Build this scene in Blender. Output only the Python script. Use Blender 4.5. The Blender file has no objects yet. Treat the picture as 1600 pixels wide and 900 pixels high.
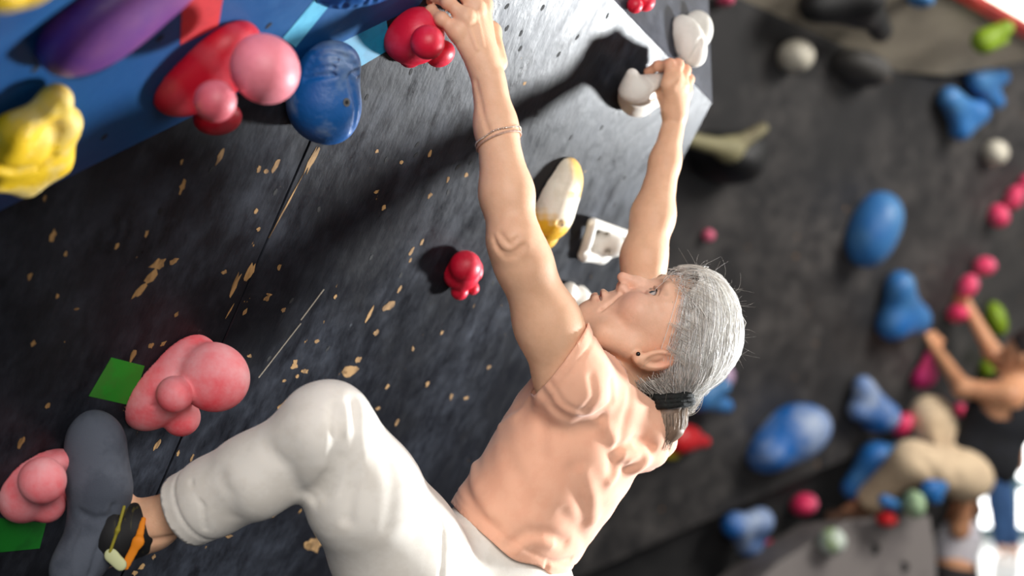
import bpy, bmesh, math, random
import numpy as np
from mathutils import Vector, Matrix

# ------------------------------------------------------------------ camera, world, lights
H = 2.5                      # camera height above the gym floor
FPX = 50.0 / 36.0 * 1600.0   # focal length in pixels of the 1600x900 frame
scene = bpy.context.scene
COL = scene.collection
random.seed(7)
RNG = np.random.default_rng(7)

cam_data = bpy.data.cameras.new('camera')
cam_data.lens = 50.0
cam_data.sensor_width = 36.0
cam_data.dof.use_dof = True
cam_data.dof.focus_distance = 2.12
cam_data.dof.aperture_fstop = 2.0
cam = bpy.data.objects.new('camera', cam_data)
cam.location = (0, 0, H)
cam.rotation_euler = (math.radians(90), 0, 0)
COL.objects.link(cam)
scene.camera = cam

world = bpy.data.worlds.new('world')
scene.world = world
world.use_nodes = True
world.node_tree.nodes['Background'].inputs[0].default_value = (0.93, 0.96, 1.0, 1)
world.node_tree.nodes['Background'].inputs[1].default_value = 0.20


def area_light(name, loc, target, power, size, size_y=None, color=(1, 1, 1), disk=False, spread=180):
    ld = bpy.data.lights.new(name, 'AREA')
    ld.energy = power
    ld.color = color
    ld.shape = 'DISK' if disk else 'RECTANGLE'
    ld.size = size
    if not disk:
        ld.size_y = size_y or size
    ld.spread = math.radians(spread)
    o = bpy.data.objects.new(name, ld)
    o.location = loc
    o.rotation_euler = (Vector(target) - Vector(loc)).to_track_quat('-Z', 'Y').to_euler()
    COL.objects.link(o)
    return o


# low daylight from the big windows on the right side of the hall
area_light('window_light', (3.06, 3.62, H - 0.72), (0.1, 2.3, H + 0.12), 46, 0.46, color=(0.95, 0.98, 1.0), disk=True, spread=70)
# broad hall light from behind and above the photographer
area_light('hall_light', (0.9, -2.2, H + 1.5), (0.0, 2.1, H - 0.1), 176, 2.6, 2.0, color=(1.0, 0.96, 0.92))
# ceiling light over the far climbing wall
area_light('ceiling_light', (4.6, 3.6, H + 2.3), (2.6, 6.6, H + 0.1), 290, 2.2, 1.6, color=(1.0, 0.96, 0.9))
# lamp added to brighten the cream end wall of the hall
area_light('end_wall_light', (7.0, 11.5, H + 3.5), (7.0, 15.4, H + 2.0), 900, 3.0, 2.0, color=(1.0, 0.97, 0.92))
scene.view_settings.view_transform = 'Standard'
scene.view_settings.look = 'None'
scene.view_settings.exposure = 0.0
scene.view_settings.gamma = 1.0
scene.view_settings.use_curve_mapping = False


# ------------------------------------------------------------------ helpers
def P(px, py, d):
    return np.array([(px - 800.0) / FPX * d, d, H + (450.0 - py) / FPX * d])


def ray(px, py):
    return np.array([(px - 800.0) / FPX, 1.0, (450.0 - py) / FPX])


class Plane:
    def __init__(self, a, b, c):
        n = np.cross(b - a, c - a)
        n = n / np.linalg.norm(n)
        if n[1] > 0:
            n = -n
        self.n = n
        self.c = n @ a

    def at(self, px, py, h=0.0):
        r = ray(px, py)
        o = np.array([0, 0, H])
        t = (self.c + h - self.n @ o) / (self.n @ r)
        return o + r * t


def lin(r, g, b):
    def f(v):
        v /= 255.0
        return v / 12.92 if v <= 0.04045 else ((v + 0.055) / 1.055) ** 2.4
    return (f(r), f(g), f(b), 1.0)


def unit(v):
    v = np.asarray(v, float)
    return v / np.linalg.norm(v)


MATS = {}


def pm(name, c1, c2=None, scale=30.0, lo=0.45, hi=0.6, rough=0.6, bump=0.0, bscale=200.0, spec=0.5, sss=0.0,
       sssc=(1.0, 0.35, 0.2), detail=4.0, sheen=0.0, attr=None, metal=0.0, rough2=None, emit=None, aniso=None, coat=0.0):
    """procedural principled material: two colours mixed by noise, fine bump"""
    if name in MATS:
        return MATS[name]
    m = bpy.data.materials.new(name)
    m.use_nodes = True
    nt = m.node_tree
    N, L = nt.nodes, nt.links
    b = N['Principled BSDF']
    b.inputs['Roughness'].default_value = rough
    b.inputs['Metallic'].default_value = metal
    b.inputs['Specular IOR Level'].default_value = spec
    b.inputs['Base Color'].default_value = c1
    b.inputs['Coat Weight'].default_value = coat
    tc = N.new('ShaderNodeTexCoord')
    src = tc.outputs['Object']
    if aniso is not None:
        mp = N.new('ShaderNodeMapping')
        mp.inputs['Scale'].default_value = aniso
        L.new(src, mp.inputs['Vector'])
        src = mp.outputs['Vector']
    colour = None
    if c2 is not None:
        no = N.new('ShaderNodeTexNoise')
        no.inputs['Scale'].default_value = scale
        no.inputs['Detail'].default_value = detail
        no.inputs['Roughness'].default_value = 0.62
        L.new(src, no.inputs['Vector'])
        mr = N.new('ShaderNodeMapRange')
        mr.inputs['From Min'].default_value = lo
        mr.inputs['From Max'].default_value = hi
        L.new(no.outputs['Fac'], mr.inputs['Value'])
        mx = N.new('ShaderNodeMix')
        mx.data_type = 'RGBA'
        L.new(mr.outputs['Result'], mx.inputs['Factor'])
        mx.inputs['A'].default_value = c1
        mx.inputs['B'].default_value = c2
        colour = mx.outputs['Result']
        if rough2 is not None:
            m2 = N.new('ShaderNodeMapRange')
            m2.inputs['To Min'].default_value = rough
            m2.inputs['To Max'].default_value = rough2
            L.new(mr.outputs['Result'], m2.inputs['Value'])
            L.new(m2.outputs['Result'], b.inputs['Roughness'])
    if attr:
        at = N.new('ShaderNodeAttribute')
        at.attribute_name = attr
        if colour is None:
            colour = at.outputs['Color']
        else:
            mm = N.new('ShaderNodeMix')
            mm.data_type = 'RGBA'
            mm.blend_type = 'MULTIPLY'
            mm.inputs['Factor'].default_value = 1.0
            L.new(colour, mm.inputs['A'])
            L.new(at.outputs['Color'], mm.inputs['B'])
            colour = mm.outputs['Result']
    if colour is not None:
        L.new(colour, b.inputs['Base Color'])
    if bump:
        nb = N.new('ShaderNodeTexNoise')
        nb.inputs['Scale'].default_value = bscale
        nb.inputs['Detail'].default_value = 3.0
        L.new(src, nb.inputs['Vector'])
        bp = N.new('ShaderNodeBump')
        bp.inputs['Strength'].default_value = bump
        bp.inputs['Distance'].default_value = 0.004
        L.new(nb.outputs['Fac'], bp.inputs['Height'])
        L.new(bp.outputs['Normal'], b.inputs['Normal'])
    if sss:
        b.inputs['Subsurface Weight'].default_value = sss
        b.inputs['Subsurface Radius'].default_value = sssc
        b.inputs['Subsurface Scale'].default_value = 0.006
    if sheen:
        b.inputs['Sheen Weight'].default_value = sheen
        b.inputs['Sheen Roughness'].default_value = 0.5
    if emit:
        b.inputs['Emission Color'].default_value = c1
        b.inputs['Emission Strength'].default_value = emit
    MATS[name] = m
    return m


def link(name, me, mat=None, parent=None, loc=None):
    o = bpy.data.objects.new(name, me)
    COL.objects.link(o)
    if mat is not None and me is not None:
        me.materials.clear()
        me.materials.append(mat)
    if parent is not None:
        o.parent = parent
    if loc is not None:
        o.location = loc
    return o


def tag(o, label=None, cat=None, group=None, kind=None):
    for k, v in (('label', label), ('category', cat), ('group', group), ('kind', kind)):
        if v:
            o[k] = v
    return o


def np_mesh(name, verts, faces, smooth=True, cols=None):
    """fast mesh from arrays; faces is (n,4) or (n,3) or a list of lists"""
    me = bpy.data.meshes.new(name)
    verts = np.asarray(verts, np.float32)
    if isinstance(faces, np.ndarray):
        nf, w = faces.shape
        me.vertices.add(len(verts))
        me.vertices.foreach_set('co', verts.ravel())
        me.loops.add(nf * w)
        me.loops.foreach_set('vertex_index', faces.astype(np.int32).ravel())
        me.polygons.add(nf)
        me.polygons.foreach_set('loop_start', np.arange(0, nf * w, w, dtype=np.int32))
        me.polygons.foreach_set('loop_total', np.full(nf, w, np.int32))
        me.update(calc_edges=True)
        me.validate()
    else:
        me.from_pydata([tuple(map(float, v)) for v in verts], [], [list(f) for f in faces])
        me.update()
    if smooth:
        me.polygons.foreach_set('use_smooth', np.ones(len(me.polygons), bool))
    if cols is not None:
        a = me.color_attributes.new('tint', 'FLOAT_COLOR', 'POINT')
        c4 = np.ones((len(me.vertices), 4), np.float32)
        c4[:, :3] = cols
        a.data.foreach_set('color', c4.ravel())
    return me


def poly_obj(name, pts, mat, thick, nrm, parent=None, kind=None, bevel=0.0):
    """a slab: polygon pts (world) extruded by -thick along nrm"""
    pts = [np.asarray(p, float) for p in pts]
    nrm = np.asarray(nrm, float)
    base = pts[0]
    a = [p - base for p in pts]
    b = [p - base - nrm * thick for p in pts]
    k = len(pts)
    # face orientation
    area = sum(np.cross(a[i], a[(i + 1) % k]) for i in range(k))
    idx = list(range(k))
    if area @ nrm < 0:
        idx = idx[::-1]
    faces = [idx, [i + k for i in idx[::-1]]]
    for q in range(k):
        i, j = idx[q], idx[(q + 1) % k]
        faces.append([i, i + k, j + k, j])
    me = np_mesh(name, np.array(a + b), faces, smooth=False)
    o = link(name, me, mat, None, Vector(base))
    if parent is not None:
        bpy.context.view_layer.update()
        o.parent = parent
        o.matrix_parent_inverse = parent.matrix_world.inverted()
    if bevel:
        md = o.modifiers.new('bevel', 'BEVEL')
        md.width = bevel
        md.segments = 2
    if kind:
        o['kind'] = kind
    return o


# ------------------------------------------------------------------ implicit surfaces
def smin(a, b, k):
    if k <= 0:
        return np.minimum(a, b)
    h = np.maximum(k - np.abs(a - b), 0.0) / k
    return np.minimum(a, b) - h * h * k * 0.25


class Field:
    def __init__(self):
        self.ops = []

    def _add(self, fn, lo, hi, k, op):
        pad = max(k, 0.0) + 0.016
        self.ops.append((fn, np.asarray(lo) - pad, np.asarray(hi) + pad, k, op))
        return self

    def sphere(self, c, r, k=0.0, op='u'):
        c = np.asarray(c, float)
        return self._add(lambda p: np.sqrt(((p - c) ** 2).sum(1)) - r, c - r, c + r, k, op)

    def ell(self, c, radii, R=None, k=0.0, op='u'):
        """ellipsoid; rows of R are its axes"""
        c = np.asarray(c, float)
        rad = np.asarray(radii, float)
        R = np.eye(3) if R is None else np.asarray(R, float)

        def fn(p):
            q = (p - c) @ R.T
            k0 = np.sqrt(((q / rad) ** 2).sum(1))
            k1 = np.sqrt(((q / rad ** 2) ** 2).sum(1)) + 1e-9
            return np.where(k0 < 0.3, (k0 - 1.0) * rad.min(), k0 * (k0 - 1.0) / k1)
        ext = np.sqrt(((R * rad[:, None]) ** 2).sum(0))
        return self._add(fn, c - ext, c + ext, k, op)

    def cap(self, a, b, ra, rb, k=0.0, op='u', flat=None, f=1.0):
        """tapered capsule; flat = unit vector along which it is scaled by f"""
        a = np.asarray(a, float)
        b = np.asarray(b, float)
        ab = b - a
        L2 = ab @ ab + 1e-12

        def fn(p):
            t = np.clip(((p - a) @ ab) / L2, 0, 1)
            q = p - (a + t[:, None] * ab)
            if flat is not None:
                s = q @ flat
                q = q + (s * (1.0 / f - 1.0))[:, None] * flat
                return (np.sqrt((q ** 2).sum(1)) - (ra + (rb - ra) * t)) * min(1.0, (1.0 + f) * 0.5)
            return np.sqrt((q ** 2).sum(1)) - (ra + (rb - ra) * t)
        rm = max(ra, rb) * max(1.0, f)
        return self._add(fn, np.minimum(a, b) - rm, np.maximum(a, b) + rm, k, op)

    def chain(self, pts, rad, k=0.01, op='u', **kw):
        for i in range(len(pts) - 1):
            self.cap(pts[i], pts[i + 1], rad[i], rad[i + 1], k, op, **kw)
        return self

    def groove(self, pts, w, depth):
        """displace the surface along a polyline: depth>0 carves a crease, <0 raises a ridge"""
        pts = [np.asarray(p, float) for p in pts]
        def fn(p):
            best = np.full(len(p), 9.0)
            for i in range(len(pts) - 1):
                a, b = pts[i], pts[i + 1]
                ab = b - a
                t = np.clip(((p - a) @ ab) / (ab @ ab + 1e-12), 0, 1)
                q = p - (a + t[:, None] * ab)
                # fade at both ends of the whole polyline
                best = np.minimum(best, np.sqrt((q ** 2).sum(1)))
            return depth * np.exp(-(best / w) ** 2)
        A = np.array(pts)
        self.ops.append((fn, A.min(0) - 2.6 * w, A.max(0) + 2.6 * w, 0, 'd'))
        return self

    def half(self, n, c):
        """keep n.p > c"""
        n = np.asarray(n, float)
        self.ops.append((lambda p: c - p @ n, np.full(3, -1e3), np.full(3, 1e3), 0, 'i'))
        return self

    def fn(self, f, lo, hi, k=0.0, op='d'):
        self.ops.append((f, np.asarray(lo), np.asarray(hi), k, op))
        return self

    @staticmethod
    def comb(d, dd, k, op):
        if op == 'u':
            return smin(d, dd, k)
        if op == 's':
            return -smin(-d, dd, k)
        if op == 'i':
            return np.maximum(d, dd)
        return d + dd

    def eval(self, pts):
        pts = np.asarray(pts, float)
        d = np.full(len(pts), 0.5)
        X, Y, Z_ = (np.ascontiguousarray(pts[:, i]) for i in range(3))
        plo, phi = pts.min(0), pts.max(0)
        for fn, lo, hi, k, op in self.ops:
            if (hi < plo).any() or (lo > phi).any():
                continue
            if (lo < plo).all() and (hi > phi).all():
                d = self.comb(d, fn(pts), k, op)
                continue
            m = np.nonzero((X >= lo[0]) & (X <= hi[0]))[0]
            m = m[(Y[m] >= lo[1]) & (Y[m] <= hi[1])]
            m = m[(Z_[m] >= lo[2]) & (Z_[m] <= hi[2])]
            if len(m):
                d[m] = self.comb(d[m], fn(pts[m]), k, op)
        return d

    def grad(self, pts, e):
        g = np.zeros_like(pts)
        for i in range(3):
            o = np.zeros(3)
            o[i] = e
            g[:, i] = self.eval(pts + o) - self.eval(pts - o)
        return g / (2 * e)

    def project(self, v, res, it=2):
        for _ in range(it):
            d = self.eval(v)
            g = self.grad(v, res * 0.3)
            s = d / np.maximum((g ** 2).sum(1), 0.25)
            s = np.clip(s, -res, res)
            v = v - g * s[:, None]
        return v

    def hit(self, px, py, d0=1.2, d1=3.4):
        """first surface point along the line of sight of a photo pixel"""
        r = ray(px, py)
        ds = np.arange(d0, d1, 0.002)
        pts = np.array([0, 0, H]) + r[None, :] * ds[:, None]
        v = self.eval(pts)
        i = np.argmax(v < 0)
        if v[i] >= 0:
            i = np.argmin(v)
        return pts[i]

    def mesh(self, res, it=2):
        lo = np.min([o[1] for o in self.ops if o[4] == 'u'], 0) - 2 * res
        hi = np.max([o[2] for o in self.ops if o[4] == 'u'], 0) + 2 * res
        n = np.ceil((hi - lo) / res).astype(int) + 1
        vals = np.full(n, 0.5, np.float32)
        ax = [lo[i] + np.arange(n[i]) * res for i in range(3)]
        for fn, a, b, k, op in self.ops:
            i0 = np.maximum(np.floor((a - lo) / res).astype(int), 0)
            i1 = np.minimum(np.ceil((b - lo) / res).astype(int) + 1, n)
            if (i1 <= i0).any():
                continue
            for x0 in range(i0[0], i1[0], 48):
                x1 = min(x0 + 48, i1[0])
                g = np.meshgrid(ax[0][x0:x1], ax[1][i0[1]:i1[1]], ax[2][i0[2]:i1[2]], indexing='ij')
                p = np.stack([q.ravel() for q in g], 1)
                sl = (slice(x0, x1), slice(i0[1], i1[1]), slice(i0[2], i1[2]))
                cur = vals[sl].ravel().astype(float)
                vals[sl] = self.comb(cur, fn(p), k, op).reshape(vals[sl].shape)
        v, f = surfnet(vals, lo, res)
        if it:
            v = self.project(v, res, it)
        return v, f


def surfnet(vals, lo, res):
    ins = vals < 0
    c = np.zeros(tuple(np.array(vals.shape) - 1), np.int8)
    offs = [(i, j, k) for i in (0, 1) for j in (0, 1) for k in (0, 1)]
    sh = c.shape
    for (i, j, k) in offs:
        c += ins[i:i + sh[0], j:j + sh[1], k:k + sh[2]]
    act = (c > 0) & (c < 8)
    ids = np.argwhere(act)
    idx = np.full(sh, -1, np.int32)
    idx[act] = np.arange(len(ids), dtype=np.int32)
    cv = np.stack([vals[ids[:, 0] + i, ids[:, 1] + j, ids[:, 2] + k] for (i, j, k) in offs], 1).astype(float)
    pos = np.zeros((len(ids), 3))
    cnt = np.zeros(len(ids))
    O = np.array(offs, float)
    for a in range(8):
        for b in range(a + 1, 8):
            if np.abs(O[a] - O[b]).sum() != 1:
                continue
            va, vb = cv[:, a], cv[:, b]
            m = (va < 0) != (vb < 0)
            t = va[m] / (va[m] - vb[m])
            pos[m] += O[a] + t[:, None] * (O[b] - O[a])
            cnt[m] += 1
    pos = (pos / cnt[:, None] + ids) * res + lo
    faces = []
    for axis in range(3):
        a1, a2 = (axis + 1) % 3, (axis + 2) % 3
        s0 = [slice(None)] * 3
        s1 = [slice(None)] * 3
        s0[axis] = slice(0, -1)
        s1[axis] = slice(1, None)
        for q in (a1, a2):
            s0[q] = slice(1, -1)
            s1[q] = slice(1, -1)
        x, y = ins[tuple(s0)], ins[tuple(s1)]
        e = np.argwhere(x != y)
        if not len(e):
            continue
        flip = y[tuple(e.T)]
        e = e.copy()
        e[:, a1] += 1
        e[:, a2] += 1

        def cell(d1, d2):
            q = e.copy()
            q[:, a1] -= d1
            q[:, a2] -= d2
            return idx[tuple(q.T)]
        quad = np.stack([cell(1, 1), cell(0, 1), cell(0, 0), cell(1, 0)], 1)
        quad[flip] = quad[flip][:, ::-1]
        faces.append(quad)
    return pos, np.concatenate(faces)


def cut_open(v, f, g, res):
    """drop the faces where g(p)<0 and pull the rim onto g=0 so the garment ends cleanly"""
    gv = g(v)
    keep = gv[f].mean(1) > 0
    f = f[keep]
    used = np.unique(f)
    # rim vertices: edges used once
    e = np.concatenate([f[:, [i, (i + 1) % f.shape[1]]] for i in range(f.shape[1])])
    e = np.sort(e, 1)
    u, ct = np.unique(e, axis=0, return_counts=True)
    rim = np.unique(u[ct == 1])
    near = rim[np.abs(gv[rim]) < 3 * res]
    for _ in range(3):
        p = v[near]
        d = g(p)
        gr = np.stack([(g(p + np.eye(3)[i] * 1e-4) - g(p - np.eye(3)[i] * 1e-4)) / 2e-4 for i in range(3)], 1)
        v[near] = p - gr * (d / np.maximum((gr ** 2).sum(1), 0.2))[:, None]
    mp = np.full(len(v), -1, np.int64)
    mp[used] = np.arange(len(used))
    return v[used], mp[f]


def field_obj(name, fld, res, mat, parent=None, origin=None, cols=None, it=2):
    v, f = fld.mesh(res, it)
    origin = v.mean(0) if origin is None else np.asarray(origin, float)
    me = np_mesh(name, v - origin, f, True, cols(v) if cols else None)
    o = link(name, me, mat, None, Vector(origin))
    if parent is not None:
        o.parent = parent
        o.matrix_parent_inverse = Matrix.Translation(-parent.location) if parent.rotation_euler.to_matrix().is_identity else parent.matrix_world.inverted()
    return o


def tube(pts, r, sides=6, closed=False):
    pts = [np.asarray(p, float) for p in pts]
    n = len(pts)
    rr = r if hasattr(r, '__len__') else [r] * n
    V, F = [], []
    prev = None
    for i, p in enumerate(pts):
        t = unit(pts[(i + 1) % n if closed else min(i + 1, n - 1)] - pts[(i - 1) % n if closed else max(i - 1, 0)])
        ref = prev if prev is not None else (np.array([0, 0, 1.0]) if abs(t[2]) < 0.9 else np.array([1.0, 0, 0]))
        a = unit(ref - t * (ref @ t))
        prev = a
        b = np.cross(t, a)
        for s in range(sides):
            w = 2 * math.pi * s / sides
            V.append(p + (a * math.cos(w) + b * math.sin(w)) * rr[i])
    for i in range(n if closed else n - 1):
        for s in range(sides):
            j = (i + 1) % n
            F.append([i * sides + s, i * sides + (s + 1) % sides, j * sides + (s + 1) % sides, j * sides + s])
    if not closed:
        F.append(list(range(sides))[::-1])
        F.append([(n - 1) * sides + s for s in range(sides)])
    return V, F

# ------------------------------------------------------------------ the near overhanging wall
WP = Plane(P(700, 50, 2.10), P(1050, 120, 2.60), P(60, 760, 2.0))      # near wall
CN = WP.at(1113, 160)
d1 = unit(WP.at(1065, 252) - CN)             # down along the right edge of the wall
wdir = np.cross(WP.n, d1)
if wdir[0] > 0:
    wdir = -wdir                              # in the wall, towards the left
d2 = unit(WP.at(960, 0) - CN)                # along the upper edge


def wall_uv(px, py):
    q = WP.at(px, py) - CN
    return q @ wdir, q @ d1


def paint_material(name, base, dust, chip, rough_lo, rough_hi, chips=True, far=False):
    m = bpy.data.materials.new(name)
    m.use_nodes = True
    N, L = m.node_tree.nodes, m.node_tree.links
    b = N['Principled BSDF']
    tc = N.new('ShaderNodeTexCoord')

    def noise(scale, detail=4, rough=0.6, sc=(1, 1, 1), off=(0, 0, 0)):
        mp = N.new('ShaderNodeMapping')
        mp.inputs['Scale'].default_value = sc
        mp.inputs['Location'].default_value = off
        L.new(tc.outputs['Object'], mp.inputs['Vector'])
        n = N.new('ShaderNodeTexNoise')
        n.inputs['Scale'].default_value = scale
        n.inputs['Detail'].default_value = detail
        n.inputs['Roughness'].default_value = rough
        L.new(mp.outputs['Vector'], n.inputs['Vector'])
        return n.outputs['Fac']

    def rng(v, a, c, x=0.0, y=1.0):
        r = N.new('ShaderNodeMapRange')
        r.inputs['From Min'].default_value = a
        r.inputs['From Max'].default_value = c
        r.inputs['To Min'].default_value = x
        r.inputs['To Max'].default_value = y
        L.new(v, r.inputs['Value'])
        return r.outputs['Result']

    def mix(f, A, B):
        x = N.new('ShaderNodeMix')
        x.data_type = 'RGBA'
        L.new(f, x.inputs['Factor'])
        for s, c in (('A', A), ('B', B)):
            if isinstance(c, tuple):
                x.inputs[s].default_value = c
            else:
                L.new(c, x.inputs[s])
        return x.outputs['Result']

    def mul(a, c):
        x = N.new('ShaderNodeMath')
        x.operation = 'MULTIPLY'
        L.new(a, x.inputs[0])
        if isinstance(c, float):
            x.inputs[1].default_value = c
        else:
            L.new(c, x.inputs[1])
        return x.outputs[0]
    s = 0.4 if far else 1.0
    big = noise(3.2 * s, 6, 0.65)
    fine = noise(26 * s, 5, 0.7, (1.0, 0.45, 1.0))
    dustf = mul(rng(big, 0.42, 0.72), rng(fine, 0.35, 0.75))
    col = mix(dustf, base, dust)
    # chalk scrapes
    scr = rng(noise(60 * s, 4, 0.7, (1.0, 0.25, 1.0), (3, 1, 0)), 0.70, 0.76)
    scr = mul(scr, rng(noise(5 * s, 2, 0.5, (1, 1, 1), (7, 2, 0)), 0.50, 0.62))
    col = mix(mul(scr, 0.55), col, (0.42, 0.45, 0.50, 1))
    if chips:
        ch = rng(noise(62 * s, 3, 0.55, (1.0, 0.5, 1.0), (11, 5, 0)), 0.715, 0.73)
        ch = mul(ch, rng(noise(4 * s, 2, 0.5, (1, 1, 1), (1, 9, 0)), 0.46, 0.52))
        col = mix(ch, col, chip)
    L.new(col, b.inputs['Base Color'])
    L.new(rng(fine, 0.3, 0.75, rough_lo, rough_hi), b.inputs['Roughness'])
    b.inputs['Specular IOR Level'].default_value = 0.5 if far else 0.16
    b.inputs['Coat Weight'].default_value = 0.0 if far else 0.02
    b.inputs['Coat Roughness'].default_value = 0.30
    bp = N.new('ShaderNodeBump')
    bp.inputs['Strength'].default_value = 0.32
    bp.inputs['Distance'].default_value = 0.003
    L.new(noise(55 * s, 5, 0.65, (1.0, 0.35, 1.0), (5, 5, 5)), bp.inputs['Height'])
    L.new(bp.outputs['Normal'], b.inputs['Normal'])
    MATS[name] = m
    return m


M_NEAR = paint_material('scuffed_black_wall_paint', lin(20, 21, 26), lin(70, 75, 86), lin(150, 116, 70), 0.26, 0.52)
M_FAR = paint_material('dusty_black_wall_paint', lin(36, 35, 36), lin(102, 97, 94), lin(160, 120, 80), 0.5, 0.75, far=True)
M_HOLE = pm('hole_shade_and_backing_black', (0.004, 0.004, 0.005, 1), rough=0.8)  # black stands for shade inside bolt holes and sockets; also coats the wall backing
M_WOOD = pm('bare_plywood', lin(160, 124, 76), lin(116, 86, 48), scale=90, rough=0.75, aniso=(1, 0.2, 1))

WROT = Matrix((tuple(-wdir), tuple(-d1), tuple(WP.n))).transposed()     # local x right, y up, z out
if WROT.determinant() < 0:
    raise RuntimeError('frame')
W_MAT = Matrix.Translation(Vector(CN)) @ WROT.to_4x4()


def wl(p):
    """world -> wall-local"""
    q = np.asarray(p) - CN
    return np.array([q @ -wdir, q @ -d1, q @ WP.n])


def slab_local(name, poly, z0, z1, mat, parent=None, bevel=0.0012):
    k = len(poly)
    a = sum(poly[i][0] * poly[(i + 1) % k][1] - poly[(i + 1) % k][0] * poly[i][1] for i in range(k))
    if a < 0:
        poly = poly[::-1]
    V = [(x, y, z1) for x, y in poly] + [(x, y, z0) for x, y in poly]
    F = [list(range(k)), list(range(2 * k - 1, k - 1, -1))] + [[i, i + k, (i + 1) % k + k, (i + 1) % k] for i in range(k)]
    me = np_mesh(name, np.array(V), F, smooth=False)
    o = link(name, me, mat)
    if parent is not None:
        o.parent = parent
    else:
        o.matrix_world = W_MAT
    if bevel:
        md = o.modifiers.new('bevel', 'BEVEL')
        md.width = bevel
        md.segments = 1
    return o


top_l = wl(CN + 1.5 * d2)                    # upper edge, 1.5 m to the left of the corner
outer = [(0, 0), (top_l[0], top_l[1]), (-2.7, top_l[1] + 0.1), (-2.7, -2.5), (0, -2.5)]
wall = slab_local('wall_left', [(x * 0.999 - 0.002, y - 0.002) for x, y in outer], -0.16, -0.020, M_HOLE, bevel=0)
wall['kind'] = 'structure'
wall['label'] = 'near overhanging black climbing wall of scuffed painted plywood'
su, sv = wall_uv(422, 365)
seam = -su
g = 0.0011
yt = lambda x: x / top_l[0] * top_l[1]
PANELS = [
    [(0, 0), (0, -1.6), (seam + g, -1.6), (seam + g, yt(seam))],
    [(0, -1.6 - 2 * g), (0, -2.5), (seam + g, -2.5), (seam + g, -1.6 - 2 * g)],
    [(seam - g, yt(seam)), (top_l[0], top_l[1]), (-1.9, top_l[1] + 0.03), (-1.9, -1.6), (seam - g, -1.6)],
    [(seam - g, -1.6 - 2 * g), (-1.9, -1.6 - 2 * g), (-1.9, -2.5), (seam - g, -2.5)],
    [(-1.9 - 2 * g, top_l[1] + 0.03), (-2.7, top_l[1] + 0.1), (-2.7, -2.5), (-1.9 - 2 * g, -2.5)],
]
for pl in PANELS:
    slab_local('plywood_panel', pl, -0.019, 0.0, M_NEAR, wall)

# threaded bolt holes: flat black caps, inner shade put into their colour, shared mesh
hv = [(0.0032 * math.cos(a), 0.0056 * math.sin(a), z) for z in (-0.002, 0.0004) for a in np.linspace(0, 2 * math.pi, 10, endpoint=False)]
hf = [list(range(10, 20))] + [[i, (i + 1) % 10, (i + 1) % 10 + 10, i + 10] for i in range(10)]
hole_me = np_mesh('bolt_hole', np.array(hv), hf, smooth=False)
hole_me.materials.append(M_HOLE)
HOLES = [(848, 12), (902, 58), (949, 25), (792, 10), (814, 52), (813, 76), (838, 179), (892, 215), (650, 242), (714, 262), (716, 260),
         (736, 254), (937, 248), (976, 278), (1034, 175), (1066, 207), (642, 112), (684, 106), (573, 152), (580, 402), (498, 327), (652, 226),
         (700, 300), (792, 44), (812, 162), (873, 85), (986, 400), (770, 442), (512, 545), (626, 430), (603, 250), (940, 200), (1010, 330),
         (960, 320), (455, 470), (330, 265), (250, 330), (430, 300), (300, 560), (520, 650), (600, 720), (420, 560)]
for i, (x, y) in enumerate(HOLES):
    q = wl(WP.at(x, y))
    o = link('bolt_hole', hole_me, None, wall)
    o.location = (q[0], q[1], 0.0)
    o.rotation_euler = (0, 0, random.uniform(-0.5, 0.5))

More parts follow.
